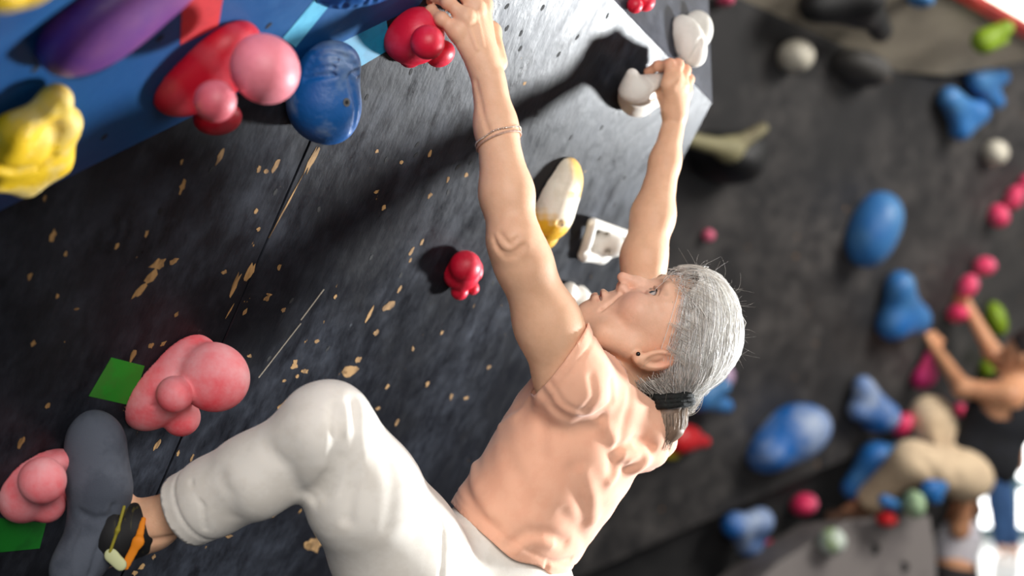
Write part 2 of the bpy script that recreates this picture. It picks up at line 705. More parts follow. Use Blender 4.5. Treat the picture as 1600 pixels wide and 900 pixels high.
# bare wood where the paint has chipped off: (px, py, length px, width px, angle deg from image-right, count of lobes)
CHIPS = [(218, 455, 34, 9, 48), (236, 432, 44, 12, 50), (246, 412, 30, 16, 30), (272, 408, 20, 12, 30), (344, 243, 40, 8, 66), (285, 291, 28, 8, 70),
         (284, 252, 14, 6, 70), (488, 250, 46, 9, 64), (388, 428, 40, 11, 62), (367, 445, 44, 9, 66), (351, 425, 14, 10, 20), (383, 487, 16, 7, 60),
         (548, 580, 30, 20, 40), (560, 562, 16, 12, 40), (538, 582, 14, 8, 10), (607, 478, 24, 11, 35), (624, 452, 16, 6, 60), (578, 490, 34, 5, 60),
         (588, 520, 18, 12, 55), (492, 850, 34, 26, 25), (500, 832, 26, 18, 50), (480, 852, 20, 18, 0), (444, 634, 26, 16, 20), (460, 572, 16, 12, 30),
         (461, 566, 14, 10, 70), (476, 580, 16, 12, 20), (444, 595, 10, 7, 20), (464, 588, 12, 6, 60), (495, 533, 12, 8, 30), (390, 556, 12, 8, 20),
         (207, 556, 24, 9, 68), (236, 540, 14, 10, 60), (255, 537, 18, 8, 40), (246, 694, 24, 8, 62), (278, 708, 14, 7, 70), (32, 692, 26, 9, 60),
         (52, 536, 16, 12, 50), (118, 664, 16, 10, 55), (74, 634, 16, 10, 60), (430, 800, 22, 6, 66), (358, 838, 14, 9, 10), (70, 310, 20, 8, 72),
         (83, 368, 24, 9, 66), (102, 397, 14, 9, 60), (46, 432, 18, 9, 62), (90, 462, 12, 9, 50), (119, 483, 12, 6, 10), (229, 365, 20, 8, 70),
         (182, 385, 16, 9, 55), (275, 492, 16, 7, 55), (589, 236, 12, 9, 60), (627, 253, 10, 8, 50), (672, 240, 18, 7, 66), (700, 280, 16, 8, 70),
         (728, 274, 11, 9, 60), (672, 305, 15, 8, 60), (600, 324, 14, 8, 60), (588, 300, 12, 8, 40), (643, 392, 20, 8, 62), (659, 378, 16, 7, 72),
         (641, 407, 12, 6, 60), (431, 258, 26, 7, 62), (415, 268, 14, 10, 40), (404, 264, 16, 8, 66), (404, 358, 10, 9, 50), (400, 330, 16, 7, 60),
         (417, 466, 16, 12, 40), (436, 418, 14, 8, 64), (420, 460, 12, 8, 0), (443, 484, 12, 8, 50), (523, 464, 12, 8, 60), (764, 574, 10, 7, 40),
         (705, 620, 16, 6, 70), (668, 600, 14, 8, 60), (620, 660, 16, 7, 62), (590, 638, 14, 8, 40), (728, 622, 12, 8, 20), (605, 604, 14, 7, 64),
         (820, 130, 10, 7, 40), (815, 280, 14, 8, 60), (804, 292, 9, 7, 60), (470, 700, 14, 7, 60), (645, 545, 12, 6, 70), (690, 520, 10, 6, 60),
         (555, 640, 20, 7, 62), (180, 735, 14, 6, 60), (300, 715, 16, 6, 64), (222, 885, 20, 10, 40), (210, 895, 16, 12, 10), (240, 870, 12, 8, 60)]
crng = random.Random(5)
scale_px = lambda x, y: WP.at(x, y)[1] / FPX
for (x, y, L_, W_, a) in CHIPS:
    if L_ < 21:
        L_, W_ = L_ * .78, W_ * .7
    n = 11
    V = []
    ca, sa = math.cos(math.radians(a)), math.sin(math.radians(a))
    for i in range(n):
        w = 2 * math.pi * i / n
        rr = crng.uniform(0.55, 1.15)
        u = L_ * 0.5 * math.cos(w) * rr
        v = W_ * 0.5 * math.sin(w) * rr
        q = wl(WP.at(x + u * ca - v * sa, y - u * sa - v * ca))
        V.append((q[0], q[1]))
    slab_local('paint_chip', V, -0.001, 0.0005, M_WOOD, wall, bevel=0)

# thin splintered wood along the seam
for (x0, y0, x1, y1, w) in [(496, 228, 474, 272, 5), (474, 272, 420, 372, 2.6), (400, 412, 384, 440, 7), (366, 474, 352, 498, 2)]:
    dx, dy = x1 - x0, y1 - y0
    l = math.hypot(dx, dy)
    nx, ny = -dy / l * w * 0.5, dx / l * w * 0.5
    V = [wl(WP.at(x0 + nx * .3, y0 + ny * .3)), wl(WP.at(x0 * .4 + x1 * .6 + nx, y0 * .4 + y1 * .6 + ny)), wl(WP.at(x1, y1)), wl(WP.at(x0 * .6 + x1 * .4 - nx, y0 * .6 + y1 * .4 - ny))]
    slab_local('paint_chip', [(q[0], q[1]) for q in V], -0.001, 0.0006, M_WOOD, wall, bevel=0)
for (x0, y0, x1, y1, w) in [(506, 452, 470, 500, 1.6), (470, 505, 404, 590, 1.4)]:
    dx, dy = x1 - x0, y1 - y0
    l = math.hypot(dx, dy)
    nx, ny = -dy / l * w * 0.5, dx / l * w * 0.5
    V = [wl(WP.at(x0 + nx, y0 + ny)), wl(WP.at(x1 + nx, y1 + ny)), wl(WP.at(x1 - nx, y1 - ny)), wl(WP.at(x0 - nx, y0 - ny))]
    o = slab_local('scratch', [(q[0], q[1]) for q in V], -0.001, 0.0006, pm('pale_scratch', lin(130, 122, 108), rough=0.8), wall, bevel=0)

# side face of the same wall, turning away behind the upper edge
side_up = unit(np.array([-0.02, 0.10, 1.0]))
side_pts = [CN, CN + 1.45 * d2, CN + 1.45 * d2 + side_up * 1.1, CN + side_up * 1.1]
SP = Plane(side_pts[0], side_pts[1], side_pts[3])
M_SIDE = paint_material('scuffed_grey_side_paint', lin(52, 54, 62), lin(112, 116, 126), lin(170, 130, 90), 0.45, 0.6)
side = poly_obj('wall_side', side_pts, M_SIDE, 0.05, SP.n, kind='structure')
side['label'] = 'narrow grey side face of the near climbing wall'
ply = poly_obj('trim_1', [CN - WP.n * 0.0005, CN + 1.5 * d2 - WP.n * 0.0005, CN + 1.5 * d2 - WP.n * 0.018 + side_up * .004, CN - WP.n * 0.018 + side_up * .004], M_SIDE, 0.004, SP.n, kind='structure')

# ------------------------------------------------------------------ blue volume bolted to the upper left of the wall
A0, A1 = WP.at(-140, 398), WP.at(655, 8)
rot_ax = unit(A1 - A0)


def rot(v, ax, a):
    return v * math.cos(a) + np.cross(ax, v) * math.sin(a) + ax * (ax @ v) * (1 - math.cos(a))


ang = math.radians(24)
n1 = rot(WP.n, rot_ax, ang)
n2 = rot(WP.n, rot_ax, -ang)
in_dir = WP.at(150, -10) - A0
nb = n1 if (n1 @ in_dir) < (n2 @ in_dir) else n2           # the face leans out of the wall towards the camera
BP = Plane.__new__(Plane)
BP.n = nb
BP.c = nb @ A0
K0, K1 = BP.at(-160, 205), BP.at(340, -150)
crease = unit(K1 - K0)
na, nb2 = rot(nb, crease, math.radians(22)), rot(nb, crease, math.radians(-22))
nf = na if na[0] > nb2[0] else nb2
FP = Plane.__new__(Plane)
FP.n = nf
FP.c = nf @ K0
M0, M1 = FP.at(-190, -60), FP.at(60, -240)
T1 = BP.at(760, -130)
vol_v = [A0, A1, T1, K1, K0, M1, M0]
back = [WP.at(-140, 398, -0.0), WP.at(655, 8, 0.0), WP.at(760, -130), WP.at(340, -150), WP.at(60, -240), WP.at(-190, -60)]
V = [np.array(p) for p in vol_v] + [np.array(p) for p in back]
b0 = 7
F = [[0, 1, 2, 3, 4], [4, 3, 5, 6], [1, b0 + 2, 2], [2, b0 + 2, b0 + 3, 3], [3, b0 + 3, b0 + 4, 5], [5, b0 + 4, b0 + 5, 6], [6, b0 + 5, 0], [6, 0, 4]]
org = A0.copy()
M_BLUE = pm('blue_volume_paint', lin(2, 68, 122), lin(16, 84, 136), scale=7, lo=0.45, hi=0.75, rough=0.5, rough2=0.62, bump=0.15, bscale=60, spec=0.3)
me = np_mesh('wall_volume', np.array(V) - org, F, smooth=False)
bm = bmesh.new()
bm.from_mesh(me)
bmesh.ops.recalc_face_normals(bm, faces=bm.faces)
bm.to_mesh(me)
bm.free()
vol = link('wall_volume', me, M_BLUE, None, Vector(org))
tag(vol, 'large faceted blue plywood volume jutting from the top left of the wall', 'wall volume')
for (x, y) in [(55, 108), (163, 214), (170, 100), (250, 60), (420, 40), (95, 300)]:
    o = link('bolt_hole', hole_me, None, vol)
    zq = Vector(BP.n)
    o.matrix_parent_inverse = Matrix.Translation(-Vector(org))
    o.matrix_basis = Matrix.Translation(Vector(BP.at(x, y, 0.0004))) @ zq.to_track_quat('Z', 'Y').to_matrix().to_4x4()

# ------------------------------------------------------------------ the far climbing wall
FW = Plane(P(1100, 300, 5.3), P(1600, 300, 7.0), P(1300, 700, 6.5))
c_l, c_m, c_r = FW.at(760, 966), FW.at(1400, 682), FW.at(1548, 692)
far_pts = [FW.at(700, -60), FW.at(1150, -22), FW.at(1210, 22), FW.at(1405, 112), FW.at(1560, 96), FW.at(1720, 70), FW.at(1700, 660), c_r, c_m, c_l]
far = poly_obj('wall_back', far_pts, M_FAR, 0.10, FW.n, kind='structure')
far['label'] = 'dusty dark far climbing wall out of focus'
# recessed lower part; its shade is put into a darker black
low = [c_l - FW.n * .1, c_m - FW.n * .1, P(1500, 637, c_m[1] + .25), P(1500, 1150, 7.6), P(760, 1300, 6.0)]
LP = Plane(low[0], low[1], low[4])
M_LOW = pm('shaded_black_paint', lin(20, 20, 22), lin(36, 35, 36), scale=4, rough=0.8)
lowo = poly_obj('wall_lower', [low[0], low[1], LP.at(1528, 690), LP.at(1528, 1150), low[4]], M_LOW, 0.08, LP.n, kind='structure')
# pale facet along its top, with the red capping rail and the cream hall wall above
TA = [FW.at(1120, -40), FW.at(1210, 22), FW.at(1405, 112), FW.at(1560, 104)]
TP = Plane(FW.at(1210, 22), FW.at(1405, 112), P(1480, -20, FW.at(1405, 112)[1] - 0.45))
M_BEIGE = pm('beige_wall_paint', lin(168, 158, 140), lin(120, 112, 100), scale=2.2, lo=0.4, hi=0.75, rough=0.8)
tf = poly_obj('wall_upper', [TP.at(1050, -52), TP.at(1210, 22), TP.at(1405, 112), TP.at(1480, 118), TP.at(1640, 88), TP.at(1475, -12), TP.at(1330, -120)], M_BEIGE, 0.05, TP.n, kind='structure')
rail = poly_obj('trim_2', [TP.at(1468, -16, .02), TP.at(1660, 92, .02), TP.at(1668, 80, .02), TP.at(1476, -28, .02)], pm('red_rail_paint', lin(168, 44, 38), lin(140, 34, 30), scale=6, rough=0.6), 0.06, TP.n, kind='structure')
poly_obj('wall_hall', [P(900, -900, 15.5), P(3600, -900, 15.5), P(3600, 560, 15.5), P(900, 560, 15.5)], pm('cream_hall_wall', lin(250, 244, 228), lin(244, 236, 216), scale=0.5, rough=0.9), 0.2, (0, -1, 0), kind='structure')

# pale grey slab at the foot of the far wall
G = [P(1150, 940, 5.9), P(1215, 880, 6.0), P(1325, 812, 6.2), P(1400, 806, 6.3), P(1500, 806, 6.5), P(1530, 860, 6.45), P(1540, 960, 6.3)]
GP = Plane(G[0], G[2], G[5])
M_GREY = pm('grey_slab_paint', lin(112, 106, 104), lin(90, 84, 84), scale=3, rough=0.8)
slab = poly_obj('slab_volume', [GP.at(1150, 940), GP.at(1215, 880), GP.at(1325, 812), GP.at(1400, 806), GP.at(1452, 806), GP.at(1462, 860), GP.at(1464, 960)], M_GREY, 0.35, GP.n)
tag(slab, 'pale grey slab volume with dark bolt holes at the bottom right', 'wall volume')
for (x, y) in [(1365, 858), (1411, 886)]:
    V, F = tube([GP.at(x, y, -0.01), GP.at(x, y, 0.004)], 0.026, 12)
    me = np_mesh('bolt_hole', np.array(V) - GP.at(x, y), F, smooth=False)
    o = link('bolt_hole', me, M_HOLE, slab, Vector(GP.at(x, y)))
    o.matrix_parent_inverse = Matrix.Translation(-slab.location)

# ------------------------------------------------------------------ floor and the bright window wall
M_FLOOR = pm('dark_grey_matting', lin(44, 46, 52), lin(58, 60, 66), scale=3, rough=0.75)
fl = poly_obj('floor', [(-6, -5, 0), (8, -5, 0), (8, 9.5, 0), (-6, 9.5, 0)], M_FLOOR, 0.2, (0, 0, 1), kind='structure')
fl2 = poly_obj('floor_hall', [(-6, 9.5, 0), (14, 9.5, 0), (14, 16, 0), (-6, 16, 0)], pm('pale_glossy_floor', lin(225, 226, 226), lin(210, 212, 214), scale=2, rough=0.12), 0.2, (0, 0, 1), kind='structure')
WD = 14.2
win = link('window_1', None)
win['kind'] = 'structure'
win.location = (4.5, WD, 0)


def win_part(name, x0, x1, z0, z1, y0, y1, mat):
    V = [(x, y, z) for x in (x0, x1) for y in (y0, y1) for z in (z0, z1)]
    F = [[0, 1, 3, 2], [4, 6, 7, 5], [0, 4, 5, 1], [2, 3, 7, 6], [0, 2, 6, 4], [1, 5, 7, 3]]
    o = link(name, np_mesh(name, np.array(V) - np.array((4.5, WD, 0)), F, smooth=False), mat, win)
    return o


M_PANE = pm('bright_daylight_pane', (1.0, 1.0, 1.0, 1), rough=0.2, emit=4.0)
M_MULL = pm('dark_green_window_frame', lin(70, 104, 106), lin(54, 84, 88), scale=5, rough=0.5)
xs = [P(1524, 0, WD)[0], P(1583, 0, WD)[0], P(1668, 0, WD)[0], P(1750, 0, WD)[0], P(1840, 0, WD)[0]]
zs = [0.06, P(0, 757, WD)[2], P(0, 668, WD)[2]]
for i in range(4):
    for j in range(2):
        win_part('pane', xs[i] + .02, xs[i + 1] - .02, zs[j] + .02, zs[j + 1] - .02, WD + .02, WD + .04, M_PANE)
for x in xs:
    win_part('mullion', x - .045, x + .045, 0.0, zs[-1] + .05, WD - .03, WD + .05, M_MULL)
for z in zs:
    win_part('transom', xs[0], xs[-1], z - .05, z + .05, WD - .02, WD + .05, M_MULL)

# ------------------------------------------------------------------ climbing holds
def img_axes(ang):
    a = math.radians(ang)
    u = np.array([math.cos(a), 0, math.sin(a)])
    v = np.array([-math.sin(a), 0, math.cos(a)])
    return np.stack([u, v, np.array([0, 1.0, 0])])


class HoldField(Field):
    def __init__(self, pl):
        super().__init__()
        self.pl = pl

    def m(self, px, py, h=0.0):
        return self.pl.at(px, py, h)[1] / FPX

    def S(self, px, py, r, h, k=0.0, op='u'):
        return self.sphere(self.pl.at(px, py, h), r * self.m(px, py, h), k, op)

    def E(self, px, py, h, a, b, ang, c, k=0.0, op='u'):
        s = self.m(px, py, h)
        return self.ell(self.pl.at(px, py, h), (a * s, b * s, c), img_axes(ang), k, op)

    def C(self, p0, p1, r0, r1, k=0.01, op='u'):
        a, b = self.pl.at(*p0), self.pl.at(*p1)
        return self.cap(a, b, r0 * a[1] / FPX, r1 * b[1] / FPX, k, op)

    def G(self, pts, w, depth):
        return self.groove([self.hit(p[0], p[1]) for p in pts], w, depth)


def screw(parent, pos, n, r=0.006):
    """recessed hex bolt head of a hold"""
    V, F = tube([pos - n * 0.004, pos + n * 0.0012], r, 10)
    o = link('bolt_head', np_mesh('bolt_head', np.array(V) - pos, F, smooth=False), pm('steel_bolt', lin(120, 120, 118), rough=0.4, metal=0.9), None, Vector(pos))
    o.parent = parent
    o.matrix_parent_inverse = Matrix.Translation(-parent.location)
    V, F = tube([pos + n * 0.0004, pos + n * 0.0016], r * 0.5, 6)
    q = link('hex_socket', np_mesh('hex_socket', np.array(V) - pos, F, smooth=False), M_HOLE, None, Vector(pos))
    q.parent = o
    q.matrix_parent_inverse = Matrix.Translation(-o.location)


def hold(label, fld, mat, px, py, res=0.003, cols=None, name='climbing_hold', group=None, bolts=()):
    fld.half(fld.pl.n, fld.pl.c + 0.0002)
    o = field_obj(name, fld, res, mat, origin=fld.pl.at(px, py), cols=cols)
    tag(o, label, 'climbing hold', group)
    for (bx, by) in bolts:
        p = fld.hit(bx, by, 1.2, 3.4)
        n = unit(fld.grad(p[None], 0.002)[0])
        screw(o, p, n)
    return o


M_PINK = pm('chalked_coral_hold', lin(244, 76, 88), lin(246, 188, 192), scale=10, lo=0.38, hi=0.74, rough=0.6, bump=0.10, bscale=260, detail=5)
M_CRIM = pm('crimson_hold', lin(212, 20, 52), lin(226, 70, 90), scale=20, lo=0.45, hi=0.8, rough=0.45, bump=0.08, bscale=300)
M_YEL = pm('yellow_hold', lin(240, 196, 14), lin(238, 216, 150), scale=13, lo=0.5, hi=0.7, rough=0.55, bump=0.25, bscale=120)
M_PUR = pm('purple_hold', lin(88, 44, 128), lin(140, 84, 132), scale=8, lo=0.4, hi=0.75, rough=0.4, bump=0.08)
M_BHOLD = pm('blue_hold', lin(8, 80, 156), lin(70, 122, 172), scale=10, lo=0.45, hi=0.75, rough=0.45, bump=0.2, bscale=140)
M_BFISH = pm('blue_grey_hold', lin(14, 84, 150), lin(128, 150, 176), scale=12, lo=0.46, hi=0.7, rough=0.5, bump=0.2, bscale=150)
M_WHT = pm('off_white_hold', lin(226, 222, 214), lin(200, 194, 184), scale=18, lo=0.4, hi=0.75, rough=0.6, bump=0.08, bscale=300)
M_TINT = pm('cream_and_yellow_hold', (1, 1, 1, 1), (0.86, 0.84, 0.80, 1), scale=24, rough=0.55, bump=0.1, attr='tint')

# big red cluster on the blue volume
f = HoldField(BP)
f.E(322, 112, 0.005, 96, 52, 36, 0.06)
f.E(352, 76, 0.008, 52, 36, 36, 0.04, 0.03)
f.E(414, 108, 0.085, 53, 56, 40, 0.046, 0.006)
f.S(336, 158, 33, 0.088, 0.003)
f.E(340, 184, 0.035, 38, 27, 8, 0.03, 0.004)


def red_cols(v):
    c = BP.at(414, 108, 0.085)
    c2_ = BP.at(336, 158, 0.088)
    t = np.clip(1.25 - np.linalg.norm(v - c, axis=1) / .052, 0, 1) + .45 * np.clip(1.3 - np.linalg.norm(v - c2_, axis=1) / .03, 0, 1)
    t = np.clip(t * 2.2 + .12 * np.sin(v @ np.array([80., 60, 90])), 0, .8)[:, None]
    return (1 - t) * np.array(lin(196, 8, 40)[:3]) + t * np.array(lin(242, 150, 162)[:3])


M_REDT = pm('red_hold_chalked_lobe', (1, 1, 1, 1), (0.86, 0.80, 0.80, 1), scale=20, rough=0.5, bump=0.08, attr='tint')
hold('big chalk-marked red hold of round lobes on the blue volume', f, M_REDT, 335, 120, cols=red_cols)
# coral cluster above the foot
f = HoldField(WP)
f.E(258, 604, 0.005, 82, 50, 48, 0.05)
f.E(300, 560, 0.01, 40, 34, 30, 0.04, 0.03)
f.E(334, 589, 0.062, 57, 54, -30, 0.045, 0.008)
f.S(273, 616, 29, 0.06, 0.004)
f.S(283, 652, 30, 0.032, 0.006)
f.E(233, 637, 0.052, 10, 5, 0, 0.03, 0.004, 's')
hold('chalky coral hold of round lobes beside the upper green tape', f, M_PINK, 275, 605)
# coral cluster under the shoe
f = HoldField(WP)
f.E(50, 760, 0.004, 62, 46, 55, 0.05)
f.S(66, 751, 37, 0.055, 0.004)
f.E(104, 746, 0.02, 24, 35, 25, 0.03, 0.006)
f.E(88, 722, 0.012, 34, 20, 10, 0.03, 0.012)
f.S(73, 788, 29, 0.03, 0.005)
hold('chalky coral hold the climber stands on at the lower left', f, M_PINK, 58, 760)
# small crimson hold in the middle of the wall
f = HoldField(WP)
f.E(721, 425, 0.012, 30, 30, 30, 0.03)
f.S(727, 416, 25, 0.028, 0.008)
f.S(718, 455, 14, 0.02, 0.003)
f.S(738, 450, 11, 0.014, 0.003)
f.E(747, 422, 0.004, 8, 16, 0, 0.012, 0.004)
hold('small crimson hold alone on the black wall left of the raised arm', f, M_CRIM, 720, 430)
# crimson hold gripped by the left hand
f = HoldField(WP)
f.E(652, 56, 0.02, 46, 42, 55, 0.045)
f.S(632, 62, 34, 0.012, 0.012)
f.S(668, 66, 27, 0.072, 0.004)
f.E(688, 84, 0.03, 24, 20, 30, 0.025, 0.005)
f.S(640, 88, 18, 0.012, 0.008)
hold('crimson hold of round lobes gripped by the hand with the bracelet', f, M_CRIM, 655, 60)
# blue fish head hold
f = HoldField(WP)
f.E(512, 155, 0.035, 70, 52, 100, 0.055)
f.E(492, 165, 0.025, 46, 40, 90, 0.045, 0.03)
f.E(520, 98, 0.03, 42, 34, 5, 0.04, 0.03)
for i, (yy, wd) in enumerate([(82, 30), (92, 36), (103, 40), (115, 42)]):
    f.G([(520 - wd, yy + 8, .06), (515, yy, .10), (520 + wd, yy + 10, .06)], 0.004, 0.006)
f.G([(548, 120, 0.07), (556, 160, 0.06), (550, 205, 0.05)], 0.005, 0.006)
hold('blue hold shaped like a fish head below the teal tape', f, M_BFISH, 515, 150, bolts=[(541, 160)])
# ridged blue hold at the top edge
f = HoldField(BP)
f.E(562, -18, 0.02, 74, 28, 12, 0.04)
for i in range(7):
    x = 506 + i * 15
    f.G([(x, 14, .05), (x + 8, -20, .06)], 0.004, 0.008)
hold('ridged dark blue hold cut off by the top edge', f, M_BHOLD, 560, -12)
# purple hold
f = HoldField(BP)
f.E(200, 6, 0.01, 150, 52, 32, 0.06)
f.E(140, 52, 0.015, 78, 40, 38, 0.05, 0.04)
hold('long glossy purple hold at the top of the blue volume', f, M_PUR, 180, 30)
# yellow holds
f = HoldField(BP)
f.C((88, 156, .022), (104, 190, .02), 14, 14)
f.C((88, 156, .022), (20, 204, .022), 16, 18, 0.03)
f.C((104, 190, .022), (86, 250, .022), 14, 16, 0.03)
f.C((20, 204, .022), (-10, 250, .02), 18, 20, 0.03)
f.C((86, 250, .022), (40, 284, .02), 18, 16, 0.03)
f.C((40, 284, .02), (-10, 284, .02), 15, 16, 0.03)
f.E(46, 226, 0.012, 62, 44, 45, 0.05, 0.03)
f.G([(-5, 262), (30, 268), (60, 262), (82, 246)], 0.006, 0.007)
f.G([(96, 170), (90, 205), (82, 235)], 0.008, 0.002)
f.E(66, 241, 0.060, 13, 9, 30, 0.024, 0.004, 's')
f.E(67, 183, 0.050, 9, 6, 60, 0.022, 0.004, 's')
hold('yellow hold with dark bolt pockets on the blue volume at the left edge', f, M_YEL, 50, 220)
f = HoldField(FP)
f.E(16, -16, 0.005, 66, 26, 12, 0.04)
f.E(-10, -6, 0.01, 40, 20, 0, 0.03, 0.02)
hold('yellow hold peeking in at the top left corner', f, M_YEL, 15, -10)


# white-and-yellow hold behind the raised arm
def cream_cols(v):
    px = 800 + v[:, 0] / v[:, 1] * FPX
    py = 450 - (v[:, 2] - H) / v[:, 1] * FPX
    t = np.clip((py - 322) / 26 + (850 - px) / 60 + 0.12 * np.sin(px * 0.4) + 0.1 * np.sin(py * 0.6 + 1), 0, 1)
    edge = np.clip((px - 884 - (py < 300) * (py - 250) * 0.25) / 12, 0, 1) * (py < 310)
    t = np.maximum(t, edge * 0.85)[:, None]
    return (1 - t) * np.array(lin(232, 224, 206)[:3]) + t * np.array(lin(222, 168, 30)[:3])


f = HoldField(WP)
f.E(872, 306, 0.008, 62, 34, 72, 0.05)
f.E(858, 345, 0.018, 36, 30, 40, 0.04, 0.02)
f.E(886, 270, 0.006, 26, 16, 110, 0.03, 0.02)
f.E(856, 376, 0.008, 20, 12, 40, 0.03, 0.006)
f.E(876, 349, 0.062, 8, 8, 0, 0.018, 0.003, 's')
hold('cream and yellow teardrop hold half hidden by the raised arm', f, M_TINT, 868, 315, cols=cream_cols, bolts=[(876, 350)])
# white folded hold
f = HoldField(WP)
f.C((926, 348, .012), (986, 370, .012), 8, 8)
f.C((926, 350, .02), (912, 398, .012), 8, 9, 0.01)
f.C((914, 400, .012), (940, 404, .012), 9, 8, 0.01)
f.C((940, 402, .014), (984, 380, .012), 8, 9, 0.012)
f.E(946, 380, 0.016, 34, 20, -18, 0.022, 0.012)
f.G([(918, 396, .03), (944, 364, .04), (982, 378, .035)], 0.004, 0.008)
f.E(950, 392, .033, 5, 4, 0, 0.015, 0.002, 's')
hold('white folded-edge hold left of the far forearm', f, M_WHT, 945, 378, res=0.0025)
# white hold behind the chin
f = HoldField(WP)
f.E(900, 478, 0.01, 40, 30, 120, 0.04)
f.E(888, 456, 0.014, 16, 14, 60, 0.03, 0.02)
hold('white hold between the upper arm and the chin', f, M_WHT, 898, 474)
# white jug in the right hand
f = HoldField(WP)
f.E(994, 150, 0.022, 29, 29, 20, 0.05)
f.C((987, 116, .04), (982, 142, .04), 9, 15, 0.02)
f.C((1000, 140, .05), (1048, 126, .06), 19, 15, 0.03)
f.C((1000, 160, .02), (1050, 146, .02), 16, 13, 0.03)
f.C((1046, 130, .05), (1052, 144, .02), 14, 12, 0.02)
f.E(1030, 146, 0.070, 19, 6.5, 32, 0.05, 0.004, 's')
f.E(1012, 108, 0.075, 17, 10, 5, 0.04, 0.008, 's')
hold('white jug hold with a finger slot gripped by the far hand', f, M_WHT, 1005, 145, res=0.0025)
# holds on the grey side face
f = HoldField(SP)
f.E(1076, 64, 0.022, 43, 26, 112, 0.022)
f.E(1088, 48, 0.012, 32, 26, 80, 0.02, 0.006)
f.G([(1094, 40, .03), (1093, 66, .035), (1080, 92, .03)], 0.004, 0.005)
f.E(1086, 82, 0.028, 5, 3, 30, 0.01, 0.002, 's')
hold('white shell-like hold on the grey side face beside the far hand', f, M_WHT, 1080, 62)
f = HoldField(SP)
f.S(992, 8, 13, 0.015)
f.S(1008, 2, 16, 0.02, 0.004)
f.S(1000, -14, 22, 0.012, 0.008)
hold('small crimson hold cut by the top edge above the white shell hold', f, M_CRIM, 1000, 4)


# coloured tape on the wall
def tape(label, pl, quad, mat):
    o = poly_obj('route_tape', [pl.at(x, y, 0.0008) for x, y in quad], mat, 0.0006, pl.n)
    tag(o, label, 'tape')
    return o


tape('red tape strip at the top of the blue volume', BP, [(286, -12), (350, -12), (341, 42), (282, 70)], pm('red_tape', lin(196, 42, 48), lin(180, 36, 44), scale=40, rough=0.5))
tape('pale blue tape strip at the top edge', BP, [(492, 0), (512, 12), (462, 74), (442, 60)], pm('pale_blue_tape', lin(92, 178, 208), lin(80, 164, 198), scale=40, rough=0.5))
tape('teal tape beside the fish head hold', WP, [(534, 62), (602, 22), (611, 76), (553, 110)], pm('teal_tape', lin(14, 132, 168), lin(10, 120, 156), scale=40, rough=0.5))
tape('green tape behind the upper coral hold', WP, [(174, 559), (226, 572), (206, 634), (139, 619)], pm('green_tape', lin(34, 142, 34), lin(52, 128, 38), scale=30, rough=0.5))
tape('green tape below the coral hold at the left edge', WP, [(-30, 806), (72, 818), (62, 857), (-30, 866)], pm('deep_green_tape', lin(12, 112, 26), lin(8, 98, 22), scale=30, rough=0.5))

# ------------------------------------------------------------------ holds on the far wall
M_FBLUE = pm('far_blue_hold', lin(14, 92, 162), lin(78, 128, 172), scale=3, lo=0.42, hi=0.72, rough=0.5)
M_FBLUEC = pm('far_chalked_blue_hold', lin(14, 92, 166), lin(196, 202, 206), scale=2.6, lo=0.50, hi=0.78, rough=0.6)
M_FPINK = pm('far_pink_hold', lin(214, 44, 92), lin(220, 104, 134), scale=6, rough=0.55)
M_FGREEN = pm('far_green_hold', lin(122, 150, 22), lin(100, 130, 28), scale=6, rough=0.55)
M_FWHITE = pm('far_white_hold', lin(206, 200, 184), lin(170, 164, 152), scale=6, rough=0.7)
M_FBLACK = pm('far_black_hold', lin(12, 12, 14), lin(24, 24, 26), scale=6, rough=0.6)
M_FGREY = pm('far_grey_hold', lin(66, 64, 62), lin(46, 45, 45), scale=6, rough=0.7)
M_FRED = pm('far_red_hold', lin(200, 22, 28), lin(170, 18, 28), scale=6, rough=0.5)
M_FYEL = pm('far_yellow_hold', lin(232, 208, 40), lin(210, 190, 40), scale=6, rough=0.5)


def far_hold(label, mat, prims, res=0.009, pl=FW, group=None):
    f = HoldField(pl)
    for q in prims:
        kind, a = q[0], q[1:]
        if kind == 'E':
            px, py, h, A, B, ang, c = a
            f.E(px, py, h, A, B, ang, c, 0.05)
        else:
            p0, p1, r0, r1 = a
            f.C(p0, p1, r0, r1, 0.06)
    p = prims[0]
    x, y = (p[1], p[2]) if p[0] == 'E' else (p[1][0], p[1][1])
    return hold(label, f, mat, x, y, res=res, group=group)


far_hold('egg-shaped blue hold high on the far wall', M_FBLUE, [('E', 1363, 360, .06, 60, 41, 72, .12), ('E', 1376, 340, .05, 36, 30, 72, .12)])
far_hold('teardrop blue hold below the egg-shaped one', M_FBLUE, [('C', (1406, 444, .05), (1396, 506, .06), 18, 22), ('C', (1406, 448, .06), (1430, 498, .06), 18, 20), ('C', (1396, 506, .06), (1430, 498, .06), 22, 20)])
far_hold('big chalk-whitened blue hold in the middle of the far wall', M_FBLUEC, [('E', 1232, 680, .05, 70, 46, 22, .16), ('E', 1200, 706, .04, 38, 32, 20, .14)])
far_hold('blue wedge hold with a chalky edge left of the climber knee', M_FBLUEC, [('C', (1348, 600, .05), (1384, 648, .1), 12, 18), ('C', (1342, 640, .06), (1384, 652, .1), 18, 18), ('C', (1362, 656, .06), (1350, 610, .06), 16, 12)])
far_hold('big deep blue wedge under the far climber', M_FBLUE, [('C', (1368, 716, .10), (1432, 706, .10), 22, 18), ('C', (1368, 716, .10), (1332, 762, .06), 22, 18), ('C', (1430, 710, .10), (1396, 742, .10), 18, 18)])
far_hold('blue hold on the dark lower part near the bottom edge', M_FBLUEC, [('C', (1146, 820, .1), (1188, 814, .12), 15, 16), ('C', (1188, 814, .12), (1176, 848, .1), 16, 18), ('C', (1148, 820, .1), (1164, 852, .1), 15, 14)], pl=LP)
